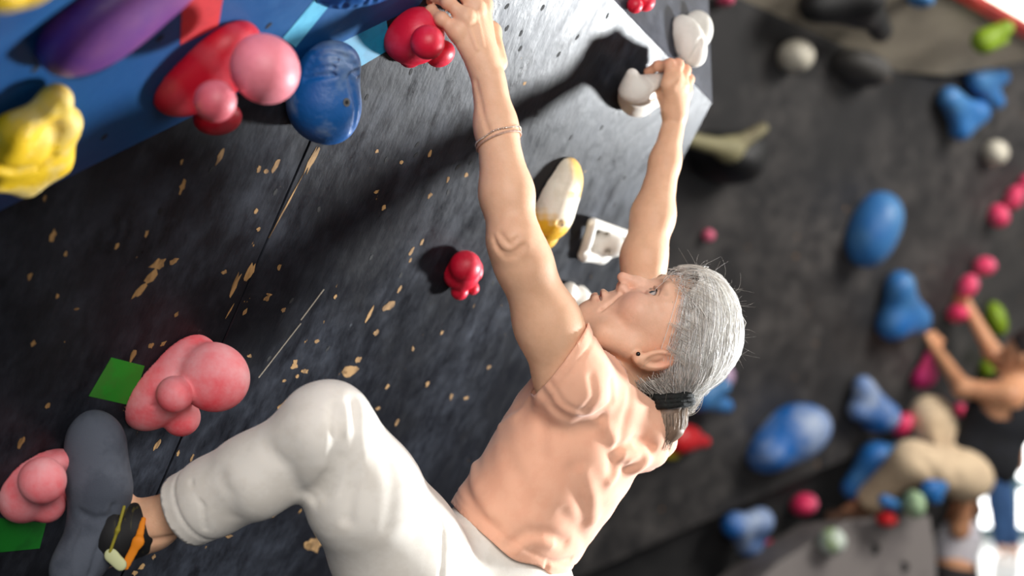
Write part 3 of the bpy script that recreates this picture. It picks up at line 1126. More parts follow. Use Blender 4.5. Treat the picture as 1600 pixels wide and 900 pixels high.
far_hold('blue pointed hold at the upper right, the lower of two', M_FBLUE, [('C', (1482, 150, .05), (1528, 176, .08), 11, 14), ('C', (1484, 156, .05), (1500, 200, .06), 14, 14), ('C', (1528, 176, .08), (1502, 204, .06), 14, 12)])
far_hold('blue cup-shaped hold at the upper right, the upper of two', M_FBLUE, [('C', (1524, 118, .05), (1566, 120, .08), 12, 12), ('C', (1528, 130, .05), (1556, 158, .06), 16, 14)])
far_hold('blue hold peeking out behind the ponytail', M_FBLUE, [('C', (1094, 618, .08), (1128, 604, .12), 16, 14), ('C', (1094, 624, .08), (1134, 634, .08), 16, 12)])
far_hold('bright red hold below the ponytail', M_FRED, [('C', (1056, 682, .08), (1100, 690, .06), 18, 10), ('C', (1062, 690, .1), (1078, 684, .08), 16, 15)])
far_hold('small yellow hold beside the red one below the ponytail', M_FYEL, [('E', 1046, 706, .04, 18, 12, -10, .05)])
far_hold('round white hold high on the far wall', M_FWHITE, [('E', 1243, 88, .05, 29, 26, 0, .10)])
far_hold('small round white hold at the right edge', M_FWHITE, [('E', 1555, 239, .04, 20, 20, 40, .08)])
far_hold('large dark grey hold blending into the far wall', M_FGREY, [('E', 1336, 104, .03, 52, 26, -12, .14), ('E', 1352, 116, .04, 34, 16, -5, .14)])
far_hold('black bowl-shaped hold beside the near wall corner', M_FBLACK, [('E', 1130, 246, .05, 66, 40, -14, .16), ('E', 1160, 236, .06, 40, 30, 20, .14)])
far_hold('cream rim hold lying on the black bowl-shaped hold', pm('far_cream_hold', lin(130, 124, 92), lin(96, 88, 64), scale=6, rough=0.7), [('C', (1070, 216, .22), (1140, 234, .24), 11, 15), ('C', (1140, 234, .24), (1192, 200, .22), 15, 9)])
far_hold('big black hold on the pale upper facet', M_FBLACK, [('C', (1276, 8, .08), (1350, -6, .1), 24, 30), ('C', (1350, 0, .1), (1376, 48, .08), 26, 18), ('C', (1276, 8, .08), (1340, 20, .1), 20, 22)], pl=TP)
far_hold('small blue hold cut by the top edge', M_FBLUE, [('E', 1438, -2, .04, 22, 14, -10, .06)], pl=TP)
far_hold('lime green hold over the red rail', M_FGREEN, [('C', (1534, 62, .10), (1572, 44, .10), 15, 12), ('C', (1540, 68, .12), (1566, 62, .10), 12, 10)], pl=TP)
far_hold('tiny red hold cut by the top edge beside the near wall', M_FPINK, [('E', 1133, 0, .04, 14, 10, 0, .06)])
far_hold('pink hold lowest of the three at the right edge', M_FPINK, [('E', 1560, 337, .04, 16, 19, 20, .06)])
far_hold('pink hold in the middle of the three at the right edge', M_FPINK, [('E', 1584, 309, .04, 14, 20, -20, .06)])
far_hold('pink hold topmost of the three, cut by the right edge', M_FPINK, [('E', 1604, 288, .04, 14, 18, -20, .06)])
far_hold('pink hold topmost of the row above the climber hand', M_FPINK, [('E', 1538, 416, .04, 18, 15, 10, .06)])
far_hold('pink hold in the row between the topmost and the gripped one', M_FPINK, [('E', 1512, 447, .04, 15, 20, -30, .06)])
far_hold('pink hold gripped by the higher hand of the far climber', M_FPINK, [('E', 1496, 490, .05, 17, 14, 10, .08)])
far_hold('magenta hold gripped by the lower hand of the far climber', pm('far_magenta_hold', lin(196, 40, 110), lin(216, 60, 110), scale=6, rough=0.5), [('C', (1454, 556, .05), (1444, 588, .06), 9, 14), ('E', 1442, 592, .05, 18, 12, 30, .06)])
far_hold('pale pink hold beside the chalky blue wedge', M_FPINK, [('E', 1410, 663, .14, 14, 20, -35, .06)])
far_hold('small pink hold above the thigh of the far climber', M_FPINK, [('E', 1500, 642, .04, 11, 12, 0, .05)])
far_hold('faint small pink hold beside the grey-haired head', M_FPINK, [('E', 1107, 368, .02, 10, 10, 0, .03)])
far_hold('pale lilac hold half hidden by the grey hair', pm('far_lilac_hold', lin(190, 168, 190), lin(170, 140, 170), scale=6, rough=0.6), [('E', 1132, 588, .04, 16, 18, 0, .06)])
far_hold('green hold behind the raised forearm of the far climber', M_FGREEN, [('E', 1556, 498, .04, 16, 28, 18, .07)])
far_hold('green hold beside the head of the far climber', M_FGREEN, [('E', 1546, 578, .04, 18, 20, 10, .07)])
far_hold('pink hold on the dark lower part', M_FPINK, [('E', 1256, 788, .05, 22, 17, 15, .08)], pl=LP)
far_hold('small pink hold beside the lower blue hold', M_FPINK, [('E', 1204, 858, .10, 13, 14, 0, .06)], pl=LP)
far_hold('dark red hold on top of the grey slab', M_FRED, [('E', 1386, 811, .10, 17, 12, 0, .07)], pl=GP)
far_hold('blue hold on top of the grey slab behind the red one', M_FBLUE, [('C', (1382, 782, .16), (1400, 790, .14), 10, 9)], pl=GP)
far_hold('pale green hold on top of the grey slab', pm('far_pale_green_hold', lin(150, 176, 140), lin(90, 140, 70), scale=5, rough=0.6), [('E', 1428, 788, .20, 17, 22, 0, .08)], pl=GP)
far_hold('blue hold under the thigh of the far climber', M_FBLUE, [('C', (1452, 764, .2), (1472, 760, .2), 10, 9), ('C', (1454, 764, .2), (1462, 780, .2), 9, 8)], pl=GP)
far_hold('green and white hold on the sloping edge of the grey slab', pm('far_lime_white_hold', lin(122, 156, 40), lin(190, 200, 190), scale=5, lo=.45, hi=.55, rough=0.6), [('E', 1300, 846, .05, 22, 20, 30, .08)], pl=GP)

# ------------------------------------------------------------------ the climber: skeleton
LS, LE, LW = P(890, 590, 2.07), P(803, 374, 1.985), P(763, 122, 2.015)
RS, RE, RW = P(1000, 604, 2.36), P(1006, 402, 2.38), P(1053, 190, 2.465)
NB = P(985, 640, 2.245)
KN, AN, HP = P(515, 664, 1.91), P(236, 820, 2.015), P(668, 952, 2.12)
PEL = P(740, 935, 2.215)
HPR = PEL * 2 - HP + np.array([0.0, 0, -0.02])
s_ax = unit(RS - LS)                       # her left to her right
t_ax = unit(P(905, 670, 2.22) - P(790, 845, 2.21))   # up along the trunk
f_ax = unit(np.cross(t_ax, s_ax))          # front or back
if f_ax[0] > 0:
    f_ax = -f_ax                            # front of the chest faces the wall (left)
s_ax = unit(np.cross(f_ax, t_ax)) * (1 if np.cross(f_ax, t_ax) @ s_ax > 0 else -1)
TR = np.stack([f_ax, s_ax, t_ax])
HF = unit([-0.12, -0.20, 0.97])            # where the face points
HU = np.array([0.99, 0, 0.11])
HU = unit(HU - HF * (HU @ HF))             # crown direction
HL = np.cross(HU, HF)                      # her left
HO = P(1021, 466, 2.155) - 0.031 * HL
HR = np.stack([HL, HF, HU])


def hp(l, f, u):
    return HO + l * HL + f * HF + u * HU


body = Field()
# trunk
body.ell(P(905, 680, 2.215), (.080, .128, .135), TR, 0.05)
body.ell(P(840, 775, 2.21), (.072, .112, .13), TR, 0.05)
body.ell(P(775, 880, 2.21), (.082, .125, .11), TR, 0.05)
body.cap(HP, HPR, .085, .085, 0.05)
body.chain([NB, LS * .55 + NB * .45, LS], [.044, .040, .045], 0.03)
body.chain([NB, RS * .55 + NB * .45, RS], [.048, .046, .048], 0.04)
# arms
body.chain([LS, LS * .6 + LE * .4, LE * .85 + LS * .15, LE], [.050, .0445, .037, .0335], 0.025)
body.chain([LE, LE * .72 + LW * .28, LE * .3 + LW * .7, LW], [.0335, .0355, .0275, .0245], 0.02)
body.sphere(LE + np.array([-.006, -.014, -.004]), .024, 0.018)
body.chain([RS, RE], [.045, .036], 0.025)
body.chain([RE, RE * .7 + RW * .3, RE * .3 + RW * .7, RW], [.036, .0345, .024, .0195], 0.02)


# hands
def finger(fld, pts, r, k=0.005):
    pts = [P(*q) for q in pts]
    fld.chain(pts, r, k)
    for q, rr in zip(pts[1:-1], r[1:-1]):
        fld.sphere(q, rr * 1.07, 0.004)


LH = {'index': [(754, 8, 2.035), (735, -30, 2.02), (712, -42, 2.04), (698, -34, 2.07)],
      'middle': [(742, 13, 2.012), (716, -20, 2.0), (693, -29, 2.03), (680, -20, 2.06)],
      'ring': [(727, 28, 2.0), (700, 3, 1.995), (680, -5, 2.018), (668, 2, 2.045)],
      'pinky': [(714, 50, 2.0), (690, 30, 1.995), (674, 17, 2.012), (664, 20, 2.035)]}
for nm, pts in LH.items():
    rs = [.0105, .0092, .0082, .0068] if nm != 'pinky' else [.0098, .0088, .0076, .0066]
    finger(body, pts, rs)
    body.cap(LW * .75 + P(*pts[0]) * .25, P(*pts[0]), .0165, .0115, 0.012)
    body.sphere(P(*pts[0]) + np.array([.002, -.003, 0.0]), .0115, 0.008)
body.chain([P(778, 98, 2.035), P(768, 50, 2.07), P(748, 24, 2.095), P(730, 10, 2.105)], [.014, .0125, .0105, .009], 0.012)
for nm in ('index', 'middle', 'ring'):
    q = P(*LH[nm][0])
    a = LW * .55 + q * .45
    body.groove([a + np.array([0, -.019, 0]), q + np.array([0, -.012, 0])], .0035, -.0016)
RH = {'index': [(1045, 132, 2.435), (1047, 101, 2.445), (1028, 103, 2.462), (1012, 112, 2.478)],
      'middle': [(1055, 126, 2.437), (1059, 101, 2.452), (1042, 101, 2.50), (1034, 112, 2.52)],
      'ring': [(1064, 132, 2.447), (1070, 110, 2.468), (1057, 105, 2.515), (1047, 115, 2.53)],
      'pinky': [(1070, 144, 2.46), (1076, 124, 2.482), (1066, 117, 2.52), (1057, 124, 2.535)]}
for nm, pts in RH.items():
    rs = [.0105, .0095, .0082, .0070] if nm != 'pinky' else [.0098, .0088, .0076, .0066]
    finger(body, pts, rs)
    body.cap(RW * .78 + P(*pts[0]) * .22, P(*pts[0]), .0150, .0115, 0.012)
body.chain([P(1046, 172, 2.455), P(1039, 150, 2.46), P(1030, 134, 2.475), P(1020, 128, 2.49)], [.0135, .012, .0098, .0085], 0.01)
# elbow creases of the near arm
for q in ([(772, 372), (784, 392), (800, 396), (814, 384)], [(776, 384), (790, 402), (806, 400), (818, 384)], [(782, 366), (796, 382), (810, 372)]):
    body.groove([body.hit(x, y, 1.8, 2.2) for x, y in q], .0035, .0028)
body.groove([body.hit(x, y, 1.8, 2.3) for x, y in [(744, 128), (752, 165), (764, 205)]], .004, .0022)
# legs
body.chain([HP, HP * .5 + KN * .5, KN], [.075, .056, .042], 0.03)
body.chain([KN, KN * .65 + AN * .35, AN], [.040, .037, .031], 0.03)
KNR, ANR = P(560, 1150, 2.52), P(620, 1400, 2.72)
body.chain([HPR, KNR], [.080, .048], 0.03)
body.chain([KNR, KNR * .65 + ANR * .35, ANR], [.046, .044, .030], 0.03)
body.chain([AN, P(190, 830, 2.01), P(152, 700, 1.995)], [.031, .032, .022], 0.02)
body.chain([AN, P(130, 875, 2.0)], [.030, .026], 0.02)
body.groove([body.hit(x, y, 1.8, 2.3) for x, y in [(224, 846), (255, 842), (288, 832)]], .006, .004)
body.chain([ANR, P(590, 1440, 2.70), P(500, 1450, 2.66)], [.030, .030, .02], 0.02)
# neck
body.chain([hp(0, -.082, -.040), hp(0, -.088, -.075) * .5 + NB * .5, NB], [.044, .040, .048], 0.015)
body.chain([hp(0, -.080, -.068), NB * .5 + LS * .2 + RS * .3], [.026, .034], 0.012)
# head
body.ell(hp(0, -.064, .036), (.072, .078, .080), HR, 0.03)
body.ell(hp(0, -.034, .034), (.060, .052, .054), HR, 0.03)
body.ell(hp(0, -.036, -.028), (.056, .048, .064), HR, 0.03)
for s in (-1, 1):
    body.sphere(hp(s * .042, -.012, -.028), .022, 0.026)
    body.chain([hp(s * .054, -.064, -.046), hp(s * .045, -.042, -.080), hp(s * .016, -.029, -.102)], [.017, .015, .0135], 0.022)
body.ell(hp(0, -.0205, -.106), (.018, .0150, .0130), HR, 0.014)
body.ell(hp(0, -.012, -.073), (.026, .018, .028), HR, 0.024)
for s in (-1, 1):
    body.chain([hp(s * .010, .011, .017), hp(s * .032, .010, .0205), hp(s * .050, -.006, .013)], [.0075, .0078, .006], 0.014)
    body.sphere(hp(s * .030, .024, -.001), .0155, 0.012, 's')
    body.sphere(hp(s * .031, -.0005, -.000), .0140, 0.005)
body.chain([hp(0, .010, .010), hp(0, .021, -.018), hp(0, .0315, -.041)], [.0066, .0074, .0082], 0.010)
for s in (-1, 1):
    body.sphere(hp(s * .0105, .0165, -.0435), .0070, 0.009)
    body.ell(hp(s * .0060, .0215, -.0520), (.0034, .0060, .0042), HR, 0.002, 's')
    body.groove([hp(s * .0150, .022, -.036), hp(s * .0185, .018, -.042), hp(s * .017, .014, -.048)], .0022, .0016)
    body.groove([hp(s * .019, .010, -.046), hp(s * .0275, .000, -.062), hp(s * .029, -.010, -.080)], .0035, .0030)
    body.groove([hp(s * .020, .008, -.011), hp(s * .031, .011, -.0145), hp(s * .043, .004, -.010)], .0028, .0016)
    body.groove([hp(s * .018, .011, .0085), hp(s * .031, .0145, .0105), hp(s * .044, .006, .006)], .0022, .0018)
    body.ell(hp(s * .0310, .0135, -.0002), (.0138, .0105, .0060), HR, 0.0012, 's')
    for u0, u1 in ((-.002, -.008), (.002, .001), (.006, .010)):
        body.groove([hp(s * .050, -.004, u0), hp(s * .0565, -.013, u1)], .0016, .0009)
    # ear
    er = np.stack([unit(HL + s * -.35 * HF), unit(HF + s * .35 * HL), HU])
    c = hp(s * .073, -.086, -.008)
    body.ell(c, (.0085, .0185, .031), er, 0.010)
    body.sphere(hp(s * .0735, -.079, -.036), .0085, 0.008)
    body.ell(c + s * .0075 * er[0] + .004 * HF + .002 * HU, (.005, .0105, .020), er, 0.004, 's')
    body.ell(c + s * .0015 * er[0] + .006 * HF - .002 * HU, (.0045, .006, .010), er, 0.004)
up = [hp(-.023, -.007, -.0745), hp(-.007, .0105, -.0725), hp(0, .0110, -.0735), hp(.007, .0105, -.0725), hp(.023, -.007, -.0745)]
lo_ = [hp(-.022, -.0075, -.0770), hp(-.008, .0050, -.0855), hp(.008, .0050, -.0855), hp(.022, -.0075, -.0770)]
body.chain(up, [.0026, .0038, .0034, .0038, .0026], 0.006)
body.chain(lo_, [.0026, .0050, .0050, .0026], 0.006)
body.ell(hp(0, .0065, -.0785), (.0195, .0130, .0025), HR, 0.0012, 's')
body.groove([hp(-.012, -.006, -.0955), hp(0, -.003, -.096), hp(.012, -.006, -.0955)], .004, .0028)

bv, bf = body.mesh(0.0035, it=1)
bm = bmesh.new()
bme = np_mesh('person', bv, bf)
bm.from_mesh(bme)
hc = hp(0, -.03, -.03)
lhc, rhc = P(715, 20, 2.01), P(1050, 130, 2.46)


def in_fine(c):
    return (np.linalg.norm(c - hc) < .112 and (c - hc) @ HF > -.075) or np.linalg.norm(c - lhc) < .075 or np.linalg.norm(c - rhc) < .065


bm.faces.ensure_lookup_table()
vv = np.array([v.co[:] for v in bm.verts])
near = (np.linalg.norm(vv - hc, axis=1) < .112) & ((vv - hc) @ HF > -.08)
near |= np.linalg.norm(vv - lhc, axis=1) < .075
near |= np.linalg.norm(vv - rhc, axis=1) < .065
eds = [e for e in bm.edges if near[e.verts[0].index] and near[e.verts[1].index]]
bmesh.ops.subdivide_edges(bm, edges=eds, cuts=1, use_grid_fill=True)
bm.to_mesh(bme)
bm.free()
bv = np.empty(len(bme.vertices) * 3, np.float32)
bme.vertices.foreach_get('co', bv)
bv = bv.reshape(-1, 3).astype(float)
bv = body.project(bv, 0.0030, 2)


def blob(v, c, r):
    return np.exp(-(((v - c) ** 2).sum(1)) / (r * r))


def seg_d(v, pts):
    best = np.full(len(v), 9.0)
    for a, b in zip(pts[:-1], pts[1:]):
        ab = b - a
        t = np.clip((v - a) @ ab / (ab @ ab), 0, 1)
        best = np.minimum(best, np.sqrt(((v - a - t[:, None] * ab) ** 2).sum(1)))
    return best


SKIN = np.array(lin(234, 186, 152)[:3])


def mixc(c, t, rgb):
    t = np.clip(t, 0, 1)[:, None]
    return c * (1 - t) + t * np.array(lin(*rgb)[:3])


bc = np.tile(SKIN, (len(bv), 1))
face = blob(bv, hp(0, -.01, -.03), .09)
bc = mixc(bc, face * .75, (236, 194, 174))
for s in (-1, 1):
    bc = mixc(bc, blob(bv, hp(s * .044, .004, -.032), .022) * .3, (230, 156, 142))
    bc = mixc(bc, blob(bv, hp(s * .075, -.094, .008), .022) * .45, (224, 140, 120))
    bc = mixc(bc, np.clip(1.4 - seg_d(bv, [hp(s * .012, .020, .0175), hp(s * .030, .020, .0235), hp(s * .047, .006, .0175)]) / .0045, 0, 1) * .55, (140, 112, 92))
    bc = mixc(bc, blob(bv, hp(s * .031, .008, -.012), .011) * .4, (196, 136, 122))
    bc = mixc(bc, np.clip(1.6 - seg_d(bv, [hp(s * .0185, .0125, -.001), hp(s * .025, .0135, .0052), hp(s * .034, .0135, .0058), hp(s * .0435, .009, .0005)]) / .0022, 0, 1) * .9, (62, 44, 38))
    bc = mixc(bc, np.clip(1.4 - seg_d(bv, [hp(s * .022, .0125, -.0045), hp(s * .034, .0130, -.0050), hp(s * .0425, .009, -.001)]) / .0014, 0, 1) * .5, (120, 78, 66))
    bc = mixc(bc, blob(bv, hp(s * .0060, .0215, -.0515), .0042) * .9, (112, 48, 42))
bc = mixc(bc, blob(bv, hp(0, .040, -.040), .016) * .3, (226, 140, 120))
lips = np.minimum(seg_d(bv, up) - .0044, seg_d(bv, lo_) - .0058)
bc = mixc(bc, np.clip(.6 - lips / .0012, 0, 1) * .85, (196, 88, 86))
bc = mixc(bc, np.clip(1.3 - seg_d(bv, [hp(-.021, -.006, -.0765), hp(0, .003, -.0785), hp(.021, -.006, -.0765)]) / .0032, 0, 1) * .7, (120, 40, 44))
for d_, r_ in ((LH, .3), (RH, .45)):
    for pts in d_.values():
        for q in pts[1:]:
            bc = mixc(bc, blob(bv, P(*q), .014) * r_, (220, 140, 118))
bc = mixc(bc, blob(bv, LE, .04) * .25, (214, 150, 126))
mott = np.sin(bv @ np.array([90, 40, 70.])) * np.sin(bv @ np.array([-50, 80, 110.])) * .5 + .5
bc = mixc(bc, mott * .10, (206, 146, 116))

porg = PEL.copy()
bme.vertices.foreach_set('co', (bv - porg).astype(np.float32).ravel())
bme.update()
a_ = bme.color_attributes.new('tint', 'FLOAT_COLOR', 'POINT')
c4 = np.ones((len(bv), 4), np.float32)
c4[:, :3] = bc
a_.data.foreach_set('color', c4.ravel())
bme.polygons.foreach_set('use_smooth', np.ones(len(bme.polygons), bool))
M_SKIN = pm('skin', (1, 1, 1, 1), (0.93, 0.90, 0.87, 1), scale=60, lo=0.4, hi=0.7, rough=0.5, bump=0.10, bscale=420, sss=0.12, attr='tint', spec=0.35)
woman = link('person', bme, M_SKIN, None, Vector(porg))
tag(woman, 'grey-haired climber in a peach T-shirt and white trousers hanging from the near wall', 'person')
PINV = Matrix.Translation(-Vector(porg))


def part(name, me, mat, origin=None, parent=woman, label=None):
    o = link(name, me, mat, None, Vector(origin) if origin is not None else None)
    o.parent = parent
    o.matrix_parent_inverse = Matrix.Translation(-Vector(parent_world(parent)))
    if label:
        o['label'] = label
    return o


def parent_world(o):
    return o.location if o.parent is None else o.location


# eyes
for s in (-1, 1):
    e = Field().sphere(hp(s * .031, -.0005, 0), .0124)
    c = hp(s * .031, -.0005, 0)
    gaze = unit(HF * 1.0 - HL * .05 + HU * .06 + np.array([-.22, .05, 0]))

    def ecol(v):
        w = (v - c) / np.linalg.norm(v - c, axis=1)[:, None]
        ca = w @ gaze
        out = np.tile(np.array(lin(200, 186, 180)[:3]), (len(v), 1))
        out[ca > .84] = lin(66, 76, 82)[:3]
        out[ca > .965] = (0.004, 0.004, 0.004)
        return out
    eo = field_obj('eye', e, 0.0009, pm('eyeball', (1, 1, 1, 1), rough=0.12, attr='tint'), woman, cols=ecol, it=1)
    # upper lashes
    V, F = [], []
    for i in range(13):
        t = i / 12
        l0 = s * (.019 + .025 * t)
        root = hp(l0, .0128 - .004 * t * t, .0005 + .0046 * math.sin(math.pi * (.12 + .8 * t)))
        tip = root + .0042 * HF + .0034 * HU + s * (t - .4) * .004 * HL
        vv_, ff_ = tube([root, root * .5 + tip * .5 - .0006 * HU, tip], [.00032, .00026, .0001], 4)
        F += [[k + len(V) for k in q] for q in ff_]
        V += vv_
    part('eyelashes', np_mesh('eyelashes', np.array(V) - hp(s * .031, 0, 0), F), pm('dark_lash', lin(44, 34, 30), rough=0.6), hp(s * .031, 0, 0))
th = Field().ell(hp(0, -.0005, -.0765), (.015, .006, .0034), HR)
field_obj('teeth', th, 0.0010, pm('teeth', lin(232, 224, 206), lin(222, 212, 194), scale=200, rough=0.25), woman, it=1)

# ------------------------------------------------------------------ T-shirt
sh = Field()
sh.ell(P(908, 672, 2.215), (.104, .150, .150), TR, 0.05)
sh.ell(P(845, 772, 2.21), (.100, .142, .150), TR, 0.05)
sh.ell(P(782, 862, 2.21), (.096, .140, .130), TR, 0.05)
sh.chain([NB, LS * .55 + NB * .45, LS], [.054, .049, .054], 0.03)
sh.chain([NB, RS * .55 + NB * .45, RS], [.060, .060, .064], 0.04)
sh.chain([LS + .02 * (LS - LE), LS * .62 + LE * .38], [.057, .054], 0.03)
sh.chain([RS, RS * .55 + RE * .45], [.062, .054], 0.035)
sh.cap(hp(0, -.10, -.10) * .3 + NB * .7, NB, .055, .06, 0.03)
# cloth bunched at the back of the neck
sh.chain([P(985, 628, 2.17), P(1008, 668, 2.19), P(1016, 704, 2.21)], [.022, .026, .022], 0.03)
sh.chain([P(1016, 704, 2.21), P(990, 716, 2.16), P(965, 712, 2.13)], [.022, .017, .012], 0.02)
sh.chain([P(1006, 640, 2.25), P(1032, 690, 2.27), P(1008, 716, 2.28)], [.02, .018, .02], 0.03)
SHIRT_FOLDS = [  # valley (+) or ridge (-) lines on the near side, in photo pixels
    ([(842, 606), (858, 632), (880, 650), (908, 656), (940, 652)], .007, .009),
    ([(858, 596), (880, 630), (915, 645)], .005, .005),
    ([(955, 600), (955, 628), (935, 646)], .006, .006),
    ([(925, 590), (928, 620), (915, 640)], .006, .005),
    ([(985, 612), (978, 650), (968, 690)], .008, .004),
    ([(968, 700), (990, 688), (1018, 700)], .006, .010),
    ([(966, 702), (964, 722), (978, 736), (1004, 722)], .008, .012),
    ([(910, 662), (936, 672), (952, 700), (958, 735)], .010, .006),
    ([(946, 668), (964, 700), (968, 735), (952, 752)], .008, -.007),
    ([(893, 735), (905, 770), (912, 815)], .010, .006),
    ([(912, 740), (926, 775), (928, 812)], .010, -.006),
    ([(720, 728), (728, 760), (745, 800), (776, 828)], .008, .010),
    ([(735, 722), (745, 762), (765, 800)], .009, -.007),
    ([(702, 772), (716, 800), (742, 822)], .006, .006),
    ([(792, 726), (812, 752), (822, 790)], .011, .004),
    ([(802, 848), (824, 832), (852, 832), (882, 848)], .008, .007),
    ([(806, 860), (830, 846), (860, 850)], .007, -.006),
    ([(836, 606), (815, 636), (772, 656)], .008, .006),
    ([(828, 622), (806, 650), (782, 664)], .008, -.005),
    ([(850, 622), (846, 660), (850, 710)], .009, .005),
    ([(852, 895), (856, 878), (892, 874)], .004, .006),
    ([(880, 800), (905, 830), (914, 862)], .009, .004)]
folds = [([sh.hit(x, y, 1.7, 2.6) for x, y in q], w, d) for q, w, d in SHIRT_FOLDS]
for q, w, d in folds:
    sh.groove(q, w * 1.25, d * .62)
wr = lambda p: .0008 * np.sin(p @ np.array([60., 30, 42])) * np.sin(p @ np.array([-25., 38, 55]) + 1.0) + .0004 * np.sin(p @ np.array([130., -60, 90.]))
sh.fn(wr, np.full(3, -5.), np.full(3, 9.))
pl_n = unit(np.array([-.80, -.05, .60]))
sl_c = P(875, 564, 2.05)
hem_n, hem_c = unit(-t_ax + np.array([0, .06, 0])), P(762, 838, 2.1)
sh.fn(lambda p: .0018 * np.exp(-(((p - sl_c) @ pl_n + .017) / .003) ** 2), sl_c - .07, sl_c + .07)      # sleeve hem
sh.fn(lambda p: .0016 * np.exp(-(((p - hem_c) @ hem_n + .018) / .003) ** 2), hem_c - .22, hem_c + .22)  # bottom hem
sv_, sf_ = sh.mesh(0.0042, it=2)
slr_n, slr_c = unit(RE - RS), RS * .68 + RE * .32
c_a, c_b, c_c = sh.hit(912, 542, 1.7, 2.6), sh.hit(985, 600, 1.7, 2.6), P(1014, 668, 2.28)
cn = unit(np.cross(c_b - c_a, c_c - c_a))
if cn @ (hp(0, 0, 0) - NB) < 0:
    cn = -cn
cc = c_a



def g_lim(n, c, r):
    return lambda p: np.where(((p - c) ** 2).sum(1) < r * r, -(p - c) @ n, 1.0)


nck = (NB + hp(0, -.08, -.06)) * .5
sv_, sf_ = cut_open(sv_, sf_, g_lim(pl_n, sl_c, .095), .0042)
sv_, sf_ = cut_open(sv_, sf_, g_lim(slr_n, slr_c, .10), .0042)
sv_, sf_ = cut_open(sv_, sf_, lambda p: np.where(((p - nck) ** 2).sum(1) < .115 ** 2, -(p - cc) @ cn, 1.0), .0042)
sv_, sf_ = cut_open(sv_, sf_, lambda p: -(p - hem_c) @ hem_n + .004 * np.sin(p[:, 1] * 40 + p[:, 0] * 55), .0042)
so = P(860, 740, 2.2)
M_SHIRT = pm('peach_cotton', lin(250, 188, 156), lin(247, 182, 150), scale=30, rough=0.85, bump=0.10, bscale=900, sheen=0.25, sss=0.08, sssc=(1, .5, .35))
shirt = part('t_shirt', np_mesh('t_shirt', sv_ - so, sf_), M_SHIRT, so)
md = shirt.modifiers.new('cloth', 'SOLIDIFY')
md.thickness = .0022
md.offset = -1

# ------------------------------------------------------------------ trousers
tr = Field()
tr.chain([P(515, 664, 1.91), P(567, 772, 1.97), P(620, 858, 2.04), P(672, 950, 2.10)], [.060, .074, .088, .104], 0.04)
tr.chain([P(500, 680, 1.915), P(400, 742, 1.95), P(330, 778, 1.98), P(272, 806, 2.005), P(240, 822, 2.01)], [.058, .0535, .050, .0475, .0475], 0.03)
tr.ell(P(745, 915, 2.21), (.098, .135, .145), TR, 0.05)
tr.ell(P(800, 985, 2.2), (.10, .14, .12), TR, 0.05)
tr.ell(P(790, 850, 2.21), (.086, .128, .10), TR, 0.04)
tr.chain([HPR, KNR, KNR * .2 + ANR * .8], [.10, .066, .055], 0.04)
TR_FOLDS = [
    ([(552, 628), (556, 680), (552, 740), (542, 812)], .008, .008),
    ([(524, 640), (526, 690), (520, 735), (495, 770)], .008, .011),
    ([(540, 690), (530, 742), (505, 772)], .008, .010),
    ([(532, 720), (512, 758), (488, 778)], .009, .012),
    ([(600, 700), (612, 760), (604, 820)], .012, .003),
    ([(682, 792), (692, 826), (688, 905)], .0035, .004),
    ([(715, 812), (728, 850), (730, 905)], .0035, .003),
    ([(300, 752), (318, 790), (322, 826)], .003, .003),
    ([(420, 702), (450, 730), (470, 770)], .012, .004),
    ([(345, 745), (362, 775), (366, 806)], .012, .003)]
folds = [([tr.hit(x, y, 1.6, 2.6) for x, y in q], w, d) for q, w, d in TR_FOLDS]
for q, w, d in folds:
    tr.groove(q, w * 1.1, d * .85)
tr.fn(lambda p: .0014 * np.sin(p @ np.array([45., 20, 33])) * np.sin(p @ np.array([-22., 30, 41])), np.full(3, -5.), np.full(3, 9.))
hm_n = unit(P(200, 838, 2.03) - P(400, 742, 1.95) + np.array([0.0, 0.02, -.0]))
hm_c = P(277, 804, 1.97)
tr.fn(lambda p: .0022 * np.exp(-(((p - hm_c) @ hm_n + .026) / .0035) ** 2), hm_c - .09, hm_c + .09)      # turned hem
tv, tf_ = tr.mesh(0.0045, it=2)
tv, tf_ = cut_open(tv, tf_, g_lim(hm_n, hm_c, .14), .0045)
rn, rc = unit(ANR - KNR), KNR * .3 + ANR * .7
tv, tf_ = cut_open(tv, tf_, g_lim(rn, rc, .16), .0045)
wst_c = P(800, 800, 2.2)
tv, tf_ = cut_open(tv, tf_, lambda p: np.where(((p - PEL) ** 2).sum(1) < .28 ** 2, -(p - P(785, 770, 2.2)) @ t_ax, 1.0), .0045)
to = P(600, 850, 2.1)
M_TROU = pm('white_cotton_twill', lin(240, 234, 224), lin(232, 225, 214), scale=25, rough=0.9, bump=0.12, bscale=800, sheen=0.2)
trou = part('trousers', np_mesh('trousers', tv - to, tf_), M_TROU, to)
md = trou.modifiers.new('cloth', 'SOLIDIFY')
md.thickness = .003
md.offset = -1

